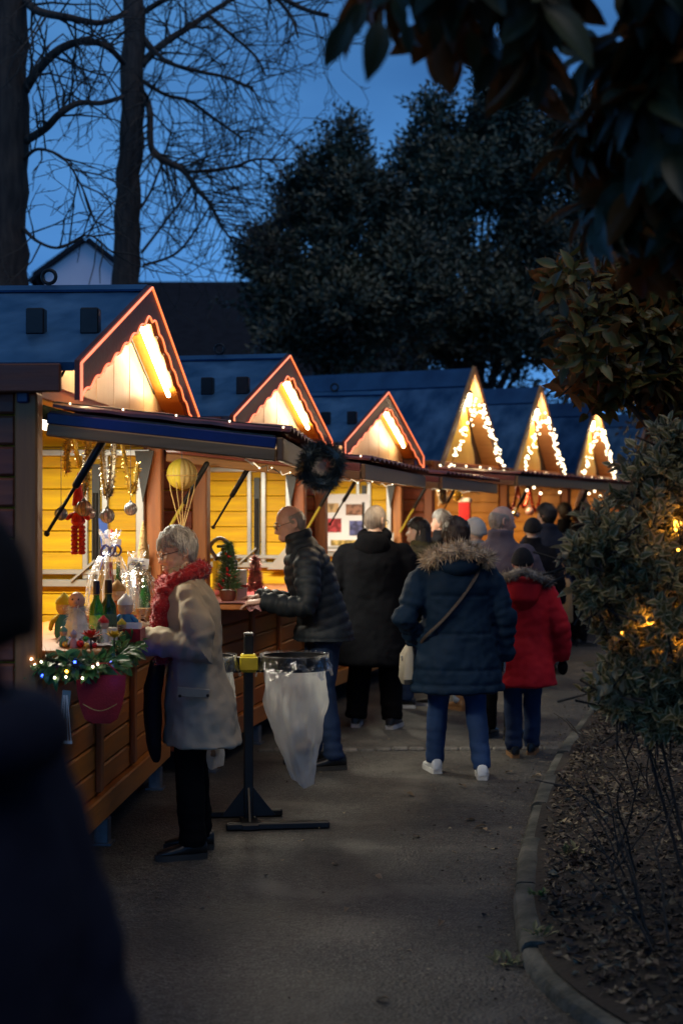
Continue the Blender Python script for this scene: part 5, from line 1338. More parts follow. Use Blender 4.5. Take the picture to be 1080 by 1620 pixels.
# --- someone very near at the left edge, dark, out of focus
p = Vector((-.447, 1.6, 0)); t, HM, up, k, arms, MR = person('blurred close figure in dark navy coat at the left edge', p, math.radians(62), 1.70, .84, 0, .30, C_black2, J_dk, M_blacksh, M_skin, ('beanie', fabric('hat_navy', (.006, .007, .012))), yaw=-.2, hth=.034, flare=.055, collar=.09, armR=[(.22, -.03, 1.08), (.22, .05, .78)], armL=[(-.22, -.03, 1.08), (-.22, .05, .78)], slv=1.35)
q = MB(); q.torus(up((0, -.02, 1.50)), .085*k, .05*k, None, 22, 10); m_ = remesh(q, .015, 3); m_.shade_smooth(); obj('scarf', m_, C_black2, t)
# ------------------------------------------------------------------ lights and goods on the stalls
ZC = 1.117
def C1(px, Y, dz=0.0): return Vector(((px-540)*Y/F, Y, ZC+dz))
rd = random.Random(9)
_bl = {}
def bulbs(t, pts, r, m, base=Vector((0, 0, 0)), nm='bulb'):
    k = (round(r, 4), m.name)
    if k not in _bl:
        q = MB(); q.sphere((0, 0, 0), r, 8, 6); _bl[k] = q.mesh(nm, True); _bl[k].materials.append(m)
    for p in pts:
        o = obj(nm, _bl[k], None, t); o.location = Vector(p)-base
def string(label, pts, bp, r, m, group='string lights on the stalls', wire=.003):
    base = Vector(pts[0]); t = thing('string_light', label, 'string lights', base, 0, group)
    q = MB(); q.M = Matrix.Translation(-base); q.tube([Vector(p) for p in pts], wire, 5); q.build('wire', M_cable, t)
    bulbs(t, bp, r, m, base); return t
# pointed stalls: lantern and two ragged strings of lights each
for i, nm in ((3, 'nearest'), (4, 'middle'), (5, 'farthest')):
    lp = loc(i, -.10, .03, 3.06)
    t = thing('lantern', 'glowing lantern hanging in the %s tall pointed gable' % nm, 'lantern', lp, -ANG[i])
    q = MB(); q.lathe([(.052, -.07), (.062, -.03), (.075, .07), (.02, .085)], 6); q.build('lantern_glass', M_lant, t, True, 20)
    q = MB(); q.lathe([(.092, .075), (.088, .09), (.03, .14), (.012, .15), (.012, .17)], 6); q.torus((0, 0, .185), .018, .005, Euler((PI/2, 0, 0)).to_matrix(), 12, 6); q.tube([(0, 0, .20), (0, 0, .30)], .004, 5)
    for a in range(6): q.tube([(.054*math.cos(a*PI/3), .054*math.sin(a*PI/3), -.07), (.077*math.cos(a*PI/3), .077*math.sin(a*PI/3), .072)], .005, 5)
    q.lathe([(.056, -.082), (.058, -.068)], 6); q.build('lantern_frame', M_blackm, t)
    d = bpy.data.lights.new('lantern_light', 'POINT'); d.energy = 26; d.color = (1, .70, .36); d.shadow_soft_size = .07; o = bpy.data.objects.new('lantern_light', d); COL.objects.link(o); o.parent = t; o.location = (.12, 0, -.06)
    for s, n, lab in ((1, 62, 'right slope'), (-1, 40, 'left slope')):
        P, L = [], []
        for j in range(n):
            u = (j+.5)/n; y = s*(.10+.80*u+rd.uniform(-.10, .05)); z = 3.03-.72*u+rd.uniform(-.08, .06)
            y = s*max(.06, min(abs(y), (3.36-z)*1.13/1.26-.06)); P.append(loc(i, .045+rd.uniform(0, .05), y, z))
        for j in range(0, n, 2): L.append(P[j]+Vector((0, .012, 0)))
        string('bright clustered fairy lights along the %s of the %s pointed gable' % (lab, nm), L, P, .0125, M_bulbd)
    P = [loc(i, .07+.03*math.sin(k), -1.25+k*.14, 2.245+.02*math.sin(k*2.3)) for k in range(18)]
    string('sparse lights along the sill of the %s pointed gable' % nm, P, P[::3], .011, M_bulbd)
for i, lab in ((3, 'first'), (4, 'second'), (5, 'third')):
    P = [loc(i, .93, -1.1+k*.25, 2.02-.05*math.sin(k*1.3)**2) for k in range(9)]
    string('few warm bulbs hanging under the %s pointed stall awning' % lab, P, [P[1], P[2], P[3]+Vector((0, 0, -.05)), P[6]], .016, M_bulbd)
# warm dots along the near edge of the first awning
P = [loc(0, .05+.99*k/13, -1.425, 2.185-.112*k/13) for k in range(14)]
string('warm dots along the near edge of the first stall awning', P, P[1::3], .0046, M_bulbd)
P = [loc(1, .06+.95*k/9, -1.43, 2.19-.11*k/9) for k in range(10)]
string('warm dots along the near edge of the second stall awning', P, P[::3], .006, M_bulbd)
# bulb strings and lights added under three awnings for warm spill on the shoppers
for i, nm in ((0, 'nearest'), (1, 'second'), (2, 'third')):
    P = [loc(i, .86+.015*math.sin(k*2), -1.30+k*.2, 1.945-.02*(k % 2)) for k in range(14)]
    t = string('added warm fill bulbs under the outer awning edge of the %s stall' % nm, P, [P[3], P[6], P[10]], .0045, M_bulbd)
    for k in (3, 10):
        d = bpy.data.lights.new('added_fill_light', 'POINT'); d.energy = 5.2; d.color = (1, .78, .50); d.shadow_soft_size = .12; o = bpy.data.objects.new('added_fill_light', d); COL.objects.link(o); o.parent = t; o.location = P[k]-P[0]+Vector((0, 0, -.03))
# tinsel
M_gold = mat('tinsel_gold', (.80, .60, .20), (.55, .38, .10), rough=.22, metal=.9, bump=0, isl=True, rnd=.5); M_silv = mat('tinsel_silver', (.75, .74, .66), (.45, .42, .34), rough=.2, metal=.9, bump=0, isl=True, rnd=.5)
M_dkt = mat('tinsel_dark', (.17, .18, .155), (.06, .07, .06), rough=.35, metal=.4, bump=0, isl=True, rnd=.6); M_redt = mat('tinsel_red', (.55, .03, .03), (.3, .01, .015), rough=.25, metal=.7, bump=0, isl=True, rnd=.5)
M_pinkt = mat('tinsel_pink', (.75, .16, .22), (.85, .55, .55), rough=.22, metal=.8, bump=0, isl=True, rnd=.5)
def tinsel(label, pts, r, n, m, w=.0075, cat='tinsel', nm='tinsel', grp='tinsel hanging in the first stall'):
    n = int(n*2.6); P = catmull([Vector(p) for p in pts], 8); q = MB(); q.tube(P, r*.45, 6); pp = []
    for _ in range(n):
        j = rd.randrange(len(P)-1); p = P[j].lerp(P[j+1], rd.random()); d = Vector((rd.gauss(0, 1), rd.gauss(0, 1), rd.gauss(0, 1))).normalized(); pp.append((p, d))
    q.spikes(pp, r, w, rd); return solo(nm, q, m, label, cat, grp)
tinsel('bushy gold tinsel strand at the left post of the first stall', [S(104, 662, 6.9), S(107, 690, 6.9), S(106, 745, 6.9)], .030, 420, M_gold)
tinsel('thin darker gold tinsel curving down beside the left post', [S(113, 662, 7.1), S(116, 690, 7.1), S(121, 715, 7.1), S(128, 738, 7.1)], .026, 200, M_gold)
tinsel('long gold tinsel hanging behind the gas strut to a bauble', [S(138, 660, 7.0), S(141, 700, 7.0), S(138, 745, 7.0), S(131, 782, 7.0)], .034, 520, M_gold)
tinsel('silvery gold tinsel in a deep narrow loop above the silver bauble', [S(157, 662, 7.2), S(162, 720, 7.2), S(168, 778, 7.2), S(175, 772, 7.2), S(180, 715, 7.2), S(182, 664, 7.2)], .030, 800, M_silv)
tinsel('dull gold tinsel swag nearest the far post', [S(187, 662, 7.5), S(196, 715, 7.5), S(207, 775, 7.5), S(214, 768, 7.5), S(218, 735, 7.6)], .026, 380, M_gold)
# baubles
def bauble(label, p, r, m, hang):
    t = thing('bauble', label, 'bauble', p, rd.random(), 'baubles hanging in the first stall')
    q = MB(); q.sphere((0, 0, 0), r, 20, 14); o = q.build('ball', m, t, True, 180)
    q = MB()
    for a in range(5):
        q.torus((0, 0, 0), r*1.01, r*.05, Euler((PI/2, 0, a*PI/5)).to_matrix(), 24, 5)
    q.build('wire_cage', M_zinc, t, True)
    q = MB(); q.lathe([(r*.28, r*.92), (r*.25, r*1.1), (r*.08, r*1.35)], 10); q.tube([(0, 0, r*1.3), (0, 0, hang)], .0015, 5); q.build('cap', M_zinc, t, True)
M_bp = mat('bauble_pink', (.62, .42, .36), (.40, .22, .20), rough=.3, metal=.3, sc_=30, bump=.4, bs=60); M_bs = mat('bauble_silver', (.62, .62, .64), (.30, .30, .34), rough=.3, metal=.5, sc_=26, bump=.5, bs=50)
bauble('old pink patterned bauble hanging over the red plush', S(133, 804, 6.75), .037, M_bp, .12)
bauble('silver bauble under the deep tinsel loop', S(170, 816, 7.1), .036, M_bs, .11)
bauble('pale silver bauble hanging alone against the yellow planks', S(207, 805, 7.4), .033, M_bs, .40)
bauble('silver bauble half hidden by the left post of the first stall', S(97, 813, 6.35), .028, M_bs, .3)
bauble('small pale bauble tucked behind the pink patterned bauble', S(143, 812, 7.0), .028, M_bs, .2)
# red plush with long ribbed legs
M_plush = mat('plush_red', (.62, .012, .018), (.42, .006, .012), rough=.9, sheen=.4, sc_=40, bump=.6, bs=90); M_felt = mat('felt_red', (.40, .008, .016), (.27, .005, .011), rough=.9, sheen=.3, sc_=8, bump=.3, bs=120)
M_goldp = mat('gold_paint', (.70, .45, .12), rough=.4, bump=0)
b0 = S(124, 800, 6.85); t = thing('plush_toy', 'red plush doll with pointed hat and long ribbed legs hanging on the yellow wall', 'plush toy', b0)
q = MB(); q.lathe([(.030, 0), (.026, .04), (.012, .12), (.003, .16)], 12); q.build('hat', M_plush, t, True)
q = MB(); q.sphere((0, 0, -.012), .024, 12, 8); q.build('head', M_white, t, True)
q = MB(); q.lathe([(.02, -.10), (.035, -.08), (.030, -.035), (.016, -.025)], 12); q.build('torso', M_plush, t, True)
for s in (-1, 1):
    q = MB(); q.lathe([(.014+.006*(i % 2), -.095-.010*i) for i in range(15)], 10, (s*.017, 0, 0)); q.build('leg', M_plush, t, True)
    q = MB(); q.tube([(s*.028, -.01, -.045), (s*.05, -.015, -.06)], .012, 8, rnd=True); q.build('arm', M_plush, t, True)
# tan knitted doll with a tag
M_knit = mat('knit_tan', (.42, .26, .10), (.28, .16, .06), rough=.9, sc_=30, bump=.8, bs=90); M_card = mat('card_white', (.75, .76, .80), (.66, .68, .74), rough=.6, sc_=3, bump=0); M_ink = mat('ink_blue', (.05, .09, .28), rough=.7, bump=0)
b0 = S(227, 880, 7.75); t = thing('plush_toy', 'tan knitted doll with striped legs hanging at the far post, tag on its chest', 'plush toy', b0)
q = MB(); q.lathe([(.034, -.01), (.030, .03), (.020, .09), (.016, .14), (.004, .19)], 12); q.build('hat', M_knit, t, True)
q = MB(); q.sphere((0, 0, -.02), .032, 12, 8); q.lathe([(.036, -.10), (.044, -.06), (.022, -.03)], 12); q.build('torso', M_knit, t, True)
for s in (-1, 1):
    q = MB(); q.lathe([(.017+.006*(i % 2), -.09-.013*i) for i in range(13)], 10, (s*.020, 0, 0)); q.build('leg', M_knit, t, True)
q = MB(); q.box((-.02, -.055, -.035), (.115, .003, .055), Euler((0, .12, 0))); c_ = q.build('tag', M_card, t)
q = MB()
for j, w in enumerate((.07, .05, .08)): q.box((-.02-(.08-w)/3, -.0575, -.022-.012*j), (w, .001, .004), Euler((0, .12, 0)))
q.build('tag_writing', M_ink, c_)
# honeycomb paper ball with dangling cords
bY = 8.55; b0 = S(288, 750, bY); t = thing('paper_balloon', 'yellow paper balloon with cords hanging from the far end of the first awning', 'paper balloon', b0)
for k in range(16):
    a0, a1 = 2*PI*k/16, 2*PI*(k+1)/16; q = MB()
    q.grid(lambda u, v: Vector((math.sin(PI*v)*math.cos(a0+(a1-a0)*u)*(.092-.006*abs(2*u-1)**2), math.sin(PI*v)*math.sin(a0+(a1-a0)*u)*(.092-.006*abs(2*u-1)**2), .094*math.cos(PI*v))), 4, 12)
    q.build('gore', mat('paper_yellow', (.62, .50, .05), (.54, .43, .04), rough=.6, sc_=5) if k in (8, 9, 10, 11) or k < 2 else mat('paper_tan', (.40, .29, .10), (.34, .24, .08), rough=.6, sc_=5), t, True, 180)
q = MB()
for dx, dy in ((-.075, 0), (-.025, -.07), (.012, -.075), (.045, .06), (.08, 0)): q.tube([(dx, dy, -.04), (dx*.9, dy, -.10), (dx*.35-.0, 0, -.26), (0, 0, -.36)], .003, 5)
q.torus((0, 0, -.01), .094, .003, None, 24, 5); q.build('cord', mat('cord_gold', (.60, .40, .14), rough=.6, bump=0), t, True)
q = MB(); q.lathe([(.045, -.42), (.05, -.37), (.046, -.36)], 14); q.build('gondola', M_knit, t, True)
q = MB(); q.tube([(0, 0, .09), (0, 0, .16)], .003, 6); q.torus((0, 0, .175), .018, .005, Euler((PI/2, 0, 0)).to_matrix(), 14, 6); q.build('hook', M_zinc, t, True)
# dark tinsel wreath at the awning corner
wc = S(508, 738, 6.35); R_ = Euler((PI/2, 0, .35)).to_matrix()
tinsel('dark shaggy tinsel wreath hanging at the outer corner of the first awning', [wc+R_ @ Vector((.078*math.cos(a), .078*math.sin(a), .03*math.sin(3*a))) for a in [i*PI/6 for i in range(13)]], .058, 2600, M_dkt, .005, 'wreath', 'wreath', None)
# garland of leaves along the first counter with coloured lights
gp = [loc(0, -.02, -1.45, 1.07), loc(0, .12, -1.47, 1.07), loc(0, .25, -1.44, 1.05), loc(0, .285, -1.30, 1.06), loc(0, .285, -1.05, 1.09), loc(0, .285, -.88, 1.09)]
GP = catmull(gp, 8); base = GP[0].copy()
t = thing('garland', 'green leaf garland draped round the near corner of the first counter', 'garland', base)
q = MB(); q.M = Matrix.Translation(-base); q.tube(GP, .012, 6); q.build('stem', M_twig, t)
LG = ((.05, .15, .045), (.075, .20, .06), (.08, .15, .07)); ml = leaf_mat('garland_leaf', *LG, rnd=.4, rough=.4); mm = ml
tm = leaf_shape('leaf', .062, .032, 4, .3, .25, .5); mats = []
for _ in range(300):
    j = rd.randrange(len(GP)-1); p = GP[j].lerp(GP[j+1], rd.random()); d = Vector((rd.gauss(0, 1), rd.gauss(-.5, .8), rd.gauss(.05, .7)))
    mats.append(orient(p+d.normalized()*rd.uniform(.01, .05), d, Vector((rd.gauss(0, .5), -.6, .8)), rd.uniform(.6, 1.2)))
leafy(t, tm, ml, mm, mats, base)
q = MB(); q.M = Matrix.Translation(-base); pp = []
for _ in range(900):
    j = rd.randrange(len(GP)-1); pp.append((GP[j].lerp(GP[j+1], rd.random()), Vector((rd.gauss(0, 1), rd.gauss(0, 1), rd.gauss(0, 1))).normalized()))
q.spikes(pp, .075, .004, rd); q.build('needle_mass', M_hedge, t, kind='stuff')
P = [GP[min(len(GP)-1, int(i*len(GP)/26))]+Vector((rd.uniform(-.03, .03), -.055+rd.uniform(-.02, .02), rd.uniform(-.075, .03))) for i in range(26)]
lt = thing('string_light', 'coloured fairy lights twisted into the counter garland', 'string lights', base, 0, 'string lights on the stalls')
q = MB(); q.M = Matrix.Translation(-base); q.tube(P, .002, 5); q.build('wire', M_cable, lt)
bulbs(lt, P[0::3]+P[1::3], .005, M_bulbw, base); bulbs(lt, [P[2], P[8], P[14], P[20], P[17]], .006, glow('bulb_blue', (.03, .08, 1), 10), base); bulbs(lt, [P[5], P[11]], .006, glow('bulb_orange', (1, .35, .03), 18), base)
for p, e in ((S(182, 1078, 5.98), .02), (S(222, 1056, 6.75), .10)):
    d = bpy.data.lights.new('blue_glow', 'POINT'); d.energy = e; d.color = (.05, .10, 1); d.shadow_soft_size = .01; o = bpy.data.objects.new('blue_glow', d); COL.objects.link(o); o.parent = lt; o.location = p-base
# red felt pouch on the near corner and clear packet beside it
b0 = S(160, 1068, 6.02); t = thing('felt_pouch', 'red felt pouch with gold curved line hanging below the garland', 'pouch', b0)
def pouch(u, v):
    w = .105*(1-.42*v**2.2)*(1 if v < .93 else math.sqrt(max(.0, 1-((v-.93)/.07)**2))*.35+.65); return (2*u-1)*w, -.205*v
for side in (-1, 1):
    q = MB(); q.grid(lambda u, v: Vector((pouch(u, v)[0], side*.011*math.sin(PI*u)**.6*math.sin(PI*min(1, .12+v*.88))**.5, pouch(u, v)[1])), 12, 12); q.build('pouch_side', M_felt, t, True, 180)
q = MB(); q.tube([(pouch(.10+.8*i/10, .62+.10*math.sin(PI*i/10))[0], -.026, pouch(.5, .58+.14*math.sin(PI*i/10))[1]) for i in range(11)], .0014, 5); q.build('gold_line', M_goldp, t)
q = MB(); q.tube([(-.08, 0, -.0), (-.03, 0, .05), (.03, 0, .05), (.08, 0, 0)], .004, 5); q.build('loop', M_felt, t)
M_film = mat('clear_film', (.85, .88, .9), rough=.12, trans=.55, bump=.6, bs=25, alpha=.55)
b0 = S(104, 1092, 6.02); t = thing('packet', 'clear packet with grey card and white strips hanging at the near counter end', 'packet', b0)
q = MB(); q.box((0, 0, -.06), (.036, .004, .12), Euler((0, .10, 0))); q.build('card', mat('card_teal', (.20, .28, .30), rough=.5), t)
q = MB()
for dx in (-.022, -.006, .014, .026): q.tube([(dx*.3, -.005, -.02), (dx*.7, -.006, -.12), (dx, -.005, -.22)], .0022, 4)
q.box((0, -.004, -.22), (.06, .003, .012)); q.build('strip', M_white, t)
# flowers
def flower(label, p, r, m, n=22, mc=None):
    t = thing('flower', label, 'flower', p); q0 = leaf_shape('petal', r*1.15, r*.55, 3, .25, -.12, .4, .05); q0.materials.append(m)
    for i in range(n):
        th = i*2.4; el = .2+.95*(i/n); o = obj('petal', q0, None, t); d = Vector((math.cos(th)*math.cos(el), math.sin(th)*math.cos(el), math.sin(el))); o.matrix_basis = orient(Vector((0, 0, .01)), d, Vector((0, 0, 1)), 1-.45*i/n)
    q = MB(); q.sphere((0, 0, .018), r*.16, 10, 6); q.build('centre', mc or M_goldp, t, True)
    q = MB(); q.tube([(0, 0, .01), (.0, .01, -.05)], .004, 6); q.build('stem', M_cable, t)
flower('red orange cloth flower at the corner of the first counter', S(144, 1013, 6.12), .052, mat('petal_red', (.80, .07, .02), (.65, .02, .015), rough=.6, bump=0, rnd=.2))
flower('yellow cloth flower right of the red orange one', S(181, 1013, 6.2), .048, mat('petal_yellow', (.78, .60, .05), (.7, .45, .03), rough=.6, bump=0, rnd=.15))
flower('small orange cloth flower behind the bottles', C1(168, 6.9, .03), .035, mat('petal_orange', (.8, .25, .02), (.7, .15, .02), rough=.6, bump=0, rnd=.15))
# bottles
def bottle(label, p, h, r, glass, cap, lab):
    t = thing('bottle', label, 'bottle', p, 0, 'bottles on the first counter')
    q = MB(); q.lathe([(r*.9, 0), (r, .01), (r, h*.50), (r*.92, h*.57), (r*.42, h*.70), (r*.36, h*.92), (r*.42, h*.93), (r*.42, h*.96), (r*.3, h)], 20); q.build('glass', glass, t, True)
    q = MB(); q.lathe([(r*.44, h*.76), (r*.46, h*.80), (r*.46, h*.985), (r*.4, h*1.005)], 16); q.build('capsule', cap, t, True)
    q = MB(); q.lathe([(r*1.012, h*.16), (r*1.012, h*.42)], 20); q.build('label', lab, t, True)
    q = MB(); q.torus((0, 0, h*.77), r*.46, r*.05, None, 16, 6); q.build('neck_ring', M_goldp, t, True)
M_gg = mat('glass_green', (.03, .30, .06), (.02, .2, .04), rough=.08, trans=.5, bump=0); M_gd = mat('glass_dark', (.03, .10, .05), (.02, .06, .03), rough=.08, trans=.35, bump=0)
bottle('bright green bottle with dark blue capsule on the first counter', C1(153, 6.65), .275, .034, M_gg, mat('capsule_blue', (.02, .025, .09), rough=.35), mat('label_green', (.10, .45, .06), (.55, .65, .25), rough=.5, sc_=30))
bottle('dark bottle with brown capsule and gold ring, right of the green one', C1(172, 6.75), .275, .039, M_gd, mat('capsule_brown', (.035, .02, .018), rough=.35), mat('label_dark', (.06, .12, .09), (.03, .06, .05), rough=.5, sc_=30))
# gift basket wrapped in cellophane
M_cello = bpy.data.materials.new('cellophane'); M_cello.use_nodes = True
n_, l_ = M_cello.node_tree.nodes, M_cello.node_tree.links
gl = n_.new('ShaderNodeBsdfGlossy'); gl.inputs['Roughness'].default_value = .12; gl.inputs['Color'].default_value = (.9, .92, .95, 1); tr_ = n_.new('ShaderNodeBsdfTransparent'); ms_ = n_.new('ShaderNodeMixShader'); tl = n_.new('ShaderNodeBsdfTranslucent'); tl.inputs[0].default_value = (.8, .8, .82, 1); m2_ = n_.new('ShaderNodeMixShader')
lw = n_.new('ShaderNodeLayerWeight'); lw.inputs[0].default_value = .45; nz_ = n_.new('ShaderNodeTexNoise'); nz_.inputs['Scale'].default_value = 34; nz_.inputs['Detail'].default_value = 3; tc_ = n_.new('ShaderNodeTexCoord'); l_.new(tc_.outputs['Object'], nz_.inputs['Vector'])
bp_ = n_.new('ShaderNodeBump'); bp_.inputs['Strength'].default_value = 1; bp_.inputs['Distance'].default_value = .02; l_.new(nz_.outputs['Fac'], bp_.inputs['Height']); l_.new(bp_.outputs[0], gl.inputs['Normal']); l_.new(bp_.outputs[0], lw.inputs['Normal'])
m2_.inputs[0].default_value = .35; l_.new(gl.outputs[0], m2_.inputs[1]); l_.new(tl.outputs[0], m2_.inputs[2]); l_.new(lw.outputs['Facing'], ms_.inputs[0]); l_.new(tr_.outputs[0], ms_.inputs[1]); l_.new(m2_.outputs[0], ms_.inputs[2]); l_.new(ms_.outputs[0], n_['Material Output'].inputs['Surface'])
M_rib = mat('ribbon_blue', (.10, .12, .42), (.05, .06, .22), rough=.3, sc_=20, bump=0)
def cello(label, p, h, r, neck, fr, ribbon=M_rib):
    t = thing('gift_basket', label, 'gift basket', p)
    q = MB(); prof = [(.75, 0), (1, .10), (1.02, .30), (.88, .55), (.5, .74), (neck, .80), (neck*1.6, .86), (fr*.7, .95), (fr, 1.0)]
    q.grid(lambda u, v: (lambda j: Vector((0, 0, 0)) if False else (lambda rr, z: Vector((rr*math.cos(2*PI*u), rr*math.sin(2*PI*u), z)))(
        r*(np.interp(v, [a[1] for a in prof], [a[0] for a in prof]))*(1+.07*math.sin(2*PI*u*9+v*5)+.05*math.sin(2*PI*u*17)), h*v+.012*math.sin(2*PI*u*7)*(v > .9)))(0), 72, 26)
    q.build('cellophane', M_cello, t, True, 180)
    q = MB(); q.lathe([(r*.6, 0), (r*.78, .02), (r*.86, h*.2), (r*.9, h*.22)], 18); q.build('basket', M_knit, t, True)
    for a, c_ in ((0, M_gg), (1.6, M_felt), (3.0, M_goldp), (4.6, M_card)):
        q = MB(); q.lathe([(r*.22, 0), (r*.24, h*.3), (r*.1, h*.45), (r*.08, h*.58)], 12, (r*.38*math.cos(a), r*.38*math.sin(a), h*.1)); q.build('wrapped_item', c_, t, True)
    q = MB()
    for k in range(5):
        a = k*1.3; q.torus(Vector((.03*math.cos(a), .03*math.sin(a), h*.80)), .028, .006, Euler((PI/2+.4*math.sin(a), .5, a)).to_matrix(), 16, 5, 1.0)
    for a in (0, 2.2, 4.1): q.tube([(0, 0, h*.8), (.05*math.cos(a), .05*math.sin(a), h*.72), (.07*math.cos(a), .07*math.sin(a), h*.60)], .005, 5, flat=.3)
    q.build('ribbon', ribbon, t, True)
cello('tall cellophane gift basket with blue ribbon at the back of the first counter', C1(174, 7.35), .50, .115, .14, .5)
cello('low crinkled clear gift bag beside the dolls, nearest the woman', C1(216, 7.7), .38, .125, .12, .4, M_silv)
# fluffy gnome, dolls, little figures
M_wfur = mat('fur_white', (.78, .78, .76), (.6, .62, .6), rough=.8, bump=0, sc_=20, isl=True, rnd=.15)
b0 = C1(122, 6.45); t = thing('gnome', 'white bearded gnome figure with pinkish bald head on the first counter', 'figure', b0)
q = MB(); q.lathe([(.055, 0), (.060, .03), (.05, .09), (.03, .15), (.02, .17)], 14); pp = [(Vector((.045*math.cos(a)*(1-z*2.5), .045*math.sin(a)*(1-z*2.5), z+.02)), Vector((math.cos(a), math.sin(a), -.5))) for a, z in [(rd.random()*6.28, rd.random()*.16) for _ in range(700)]]; q.spikes(pp, .03, .005, rd, Vector((0, 0, -.6))); q.build('beard', M_wfur, t)
q = MB(); q.sphere((0, 0, .195), (.038, .036, .040), 16, 12); q.sphere((0, -.036, .19), .012, 10, 8); q.build('head', mat('doll_skin', (.70, .42, .32), (.6, .33, .25), rough=.35, sc_=20), t, True)
q = MB(); 
for s in (-1, 1): q.sphere((s*.014, -.034, .203), .004, 8, 6)
q.build('eye', M_dkgrey, t, True)
def doll(label, p, h, cb, ca, ch):
    t = thing('doll', label, 'doll', p, 0, 'small dolls on the first counter')
    q = MB(); q.lathe([(h*.20, 0), (h*.24, h*.1), (h*.22, h*.35), (h*.10, h*.58)], 14); q.build('torso', cb, t, True)
    q = MB(); q.sphere((0, 0, h*.74), (h*.20, h*.19, h*.21), 14, 10); q.sphere((0, -h*.19, h*.72), h*.035, 8, 6); q.build('head', mat('doll_face', (.62, .46, .36), (.5, .36, .28), rough=.5, sc_=20), t, True)
    for s in (-1, 1):
        q = MB(); q.tube([(s*h*.14, 0, h*.5), (s*h*.28, -h*.05, h*.38), (s*h*.30, -h*.12, h*.22)], [h*.07, h*.065, h*.05], 8, rnd=True); q.build('arm', ca, t, True)
    q = MB(); q.lathe([(h*.215, h*.80), (h*.20, h*.90), (h*.10, h*1.0), (h*.02, h*1.08)], 14); q.build('hat', ch, t, True)
mo, mbl, my, mgr = mat('cloth_orange', (.75, .22, .02), rough=.8), mat('cloth_blue', (.03, .22, .55), rough=.8), mat('cloth_yellow', (.75, .62, .05), rough=.8), mat('cloth_teal', (.10, .32, .30), rough=.8)
doll('grey capped doll in orange between the bottles and the clear bag', C1(186, 7.0, .05), .20, mo, mo, M_knit)
doll('pale headed doll with blue sleeves in front of the orange one', C1(199, 6.85), .19, mbl, mbl, M_card)
doll('small yellow dressed doll beside the woman\'s hands', C1(193, 6.55), .10, my, my, my)
doll('tiny red hatted snowman in front of the dark bottle', C1(164, 6.45), .12, M_white, M_white, M_plush)
doll('blue and yellow doll at the back by the left post', C1(102, 6.75), .20, mbl, my, my)
doll('pastel teal doll low at the left post', C1(101, 6.30), .085, mgr, M_white, mgr)
doll('pink white doll low beside the red flower', C1(117, 6.25), .075, mat('cloth_pink', (.65, .35, .36), rough=.8), M_white, mat('cloth_lilac', (.42, .40, .55), rough=.8))
# little bottle brush tree, cards, box, papers
def cone_tree(nm, label, p, h, r, m, n, trunkm, pot=None, w=.004, cat='christmas tree'):
    t = thing(nm, label, cat, p)
    q = MB(); q.tube([(0, 0, 0), (0, 0, h)], [r*.08, r*.03], 6); q.build('stem', trunkm, t)
    q = MB(); pp = []
    for _ in range(n):
        z = rd.random()**1.25; a = rd.random()*6.28; rr = r*(1-z)*(.75+.25*math.sin(a*5+z*20)); pp.append((Vector((rr*.55*math.cos(a), rr*.55*math.sin(a), h*(.16+.84*z))), Vector((math.cos(a), math.sin(a), .35))))
    q.spikes(pp, r*.5, w, rd); q.build('needles', m, t)
    if pot: q = MB(); q.lathe([(r*.35, -.02), (r*.45, .0), (r*.5, h*.14), (r*.42, h*.15)], 14); q.build('pot', pot, t, True)
    return t
M_pine = mat('pine_needle', (.06, .14, .05), (.03, .08, .03), rough=.6, bump=0, isl=True, rnd=.4)
cone_tree('toy_tree', 'tiny green bottle brush tree in front of the dark bottle', C1(157, 6.35), .105, .030, mat('toy_tree_green', (.12, .26, .18), (.06, .15, .1), rough=.6, bump=0), 500, M_twig, None, .002, 'toy tree')
t = thing('price_card', 'white price card propped above the tall gift basket', 'card', S(177, 862, 7.5)); q = MB(); q.box((0, 0, .015), (.10, .004, .035), Euler((-.2, .05, .1))); q.build('card', M_card, t); q = MB(); q.sphere((.0, -.01, .05), .016, 8, 6); q.lathe([(.015, .05), (.002, .085)], 8); q.build('red_clip', M_plush, t, True); q = MB(); q.tube([(0, .004, .0), (0, .03, -.30)], .003, 5); q.build('stick', M_white, t)
t = thing('card_box', 'dark red open box of cards at the counter edge under the woman\'s hands', 'box', C1(205, 6.6), -.05)
q = MB(); 
for c_, d_ in (((0, -.06, .03), (.12, .006, .06)), ((0, .06, .03), (.12, .006, .06)), ((-.06, 0, .03), (.006, .126, .06)), ((.06, 0, .03), (.006, .126, .06)), ((0, 0, .004), (.12, .12, .006))): q.box(c_, d_)
q.build('box_side', M_felt, t)
for j in range(5): q = MB(); q.box((0, -.045+.02*j, .045), (.10, .003, .075), Euler((-.25, 0, 0))); q.build('card', M_card, t)
t = thing('paper_sheet', 'crumpled white paper lying on the near part of the first counter', 'paper', C1(165, 6.5, .004)); q = MB(); q.grid(lambda u, v: Vector(((u-.5)*.16, (v-.5)*.5, .006+.008*noise.noise(Vector((u*4, v*7, 0))))), 10, 14); q.build('sheet', M_card, t, True, 180)
t = thing('pennant', 'blue pennant hanging behind the tall gift basket', 'pennant', S(164, 820, 8.6)); q = MB(); q.prism([(-.03, 0), (.02, 0), (.035, -.16), (-.01, -.20)], .008, Euler((PI/2, 0, 0)).to_matrix().to_4x4()); q.build('cloth', mat('pennant_blue', (.02, .07, .32), rough=.7), t)
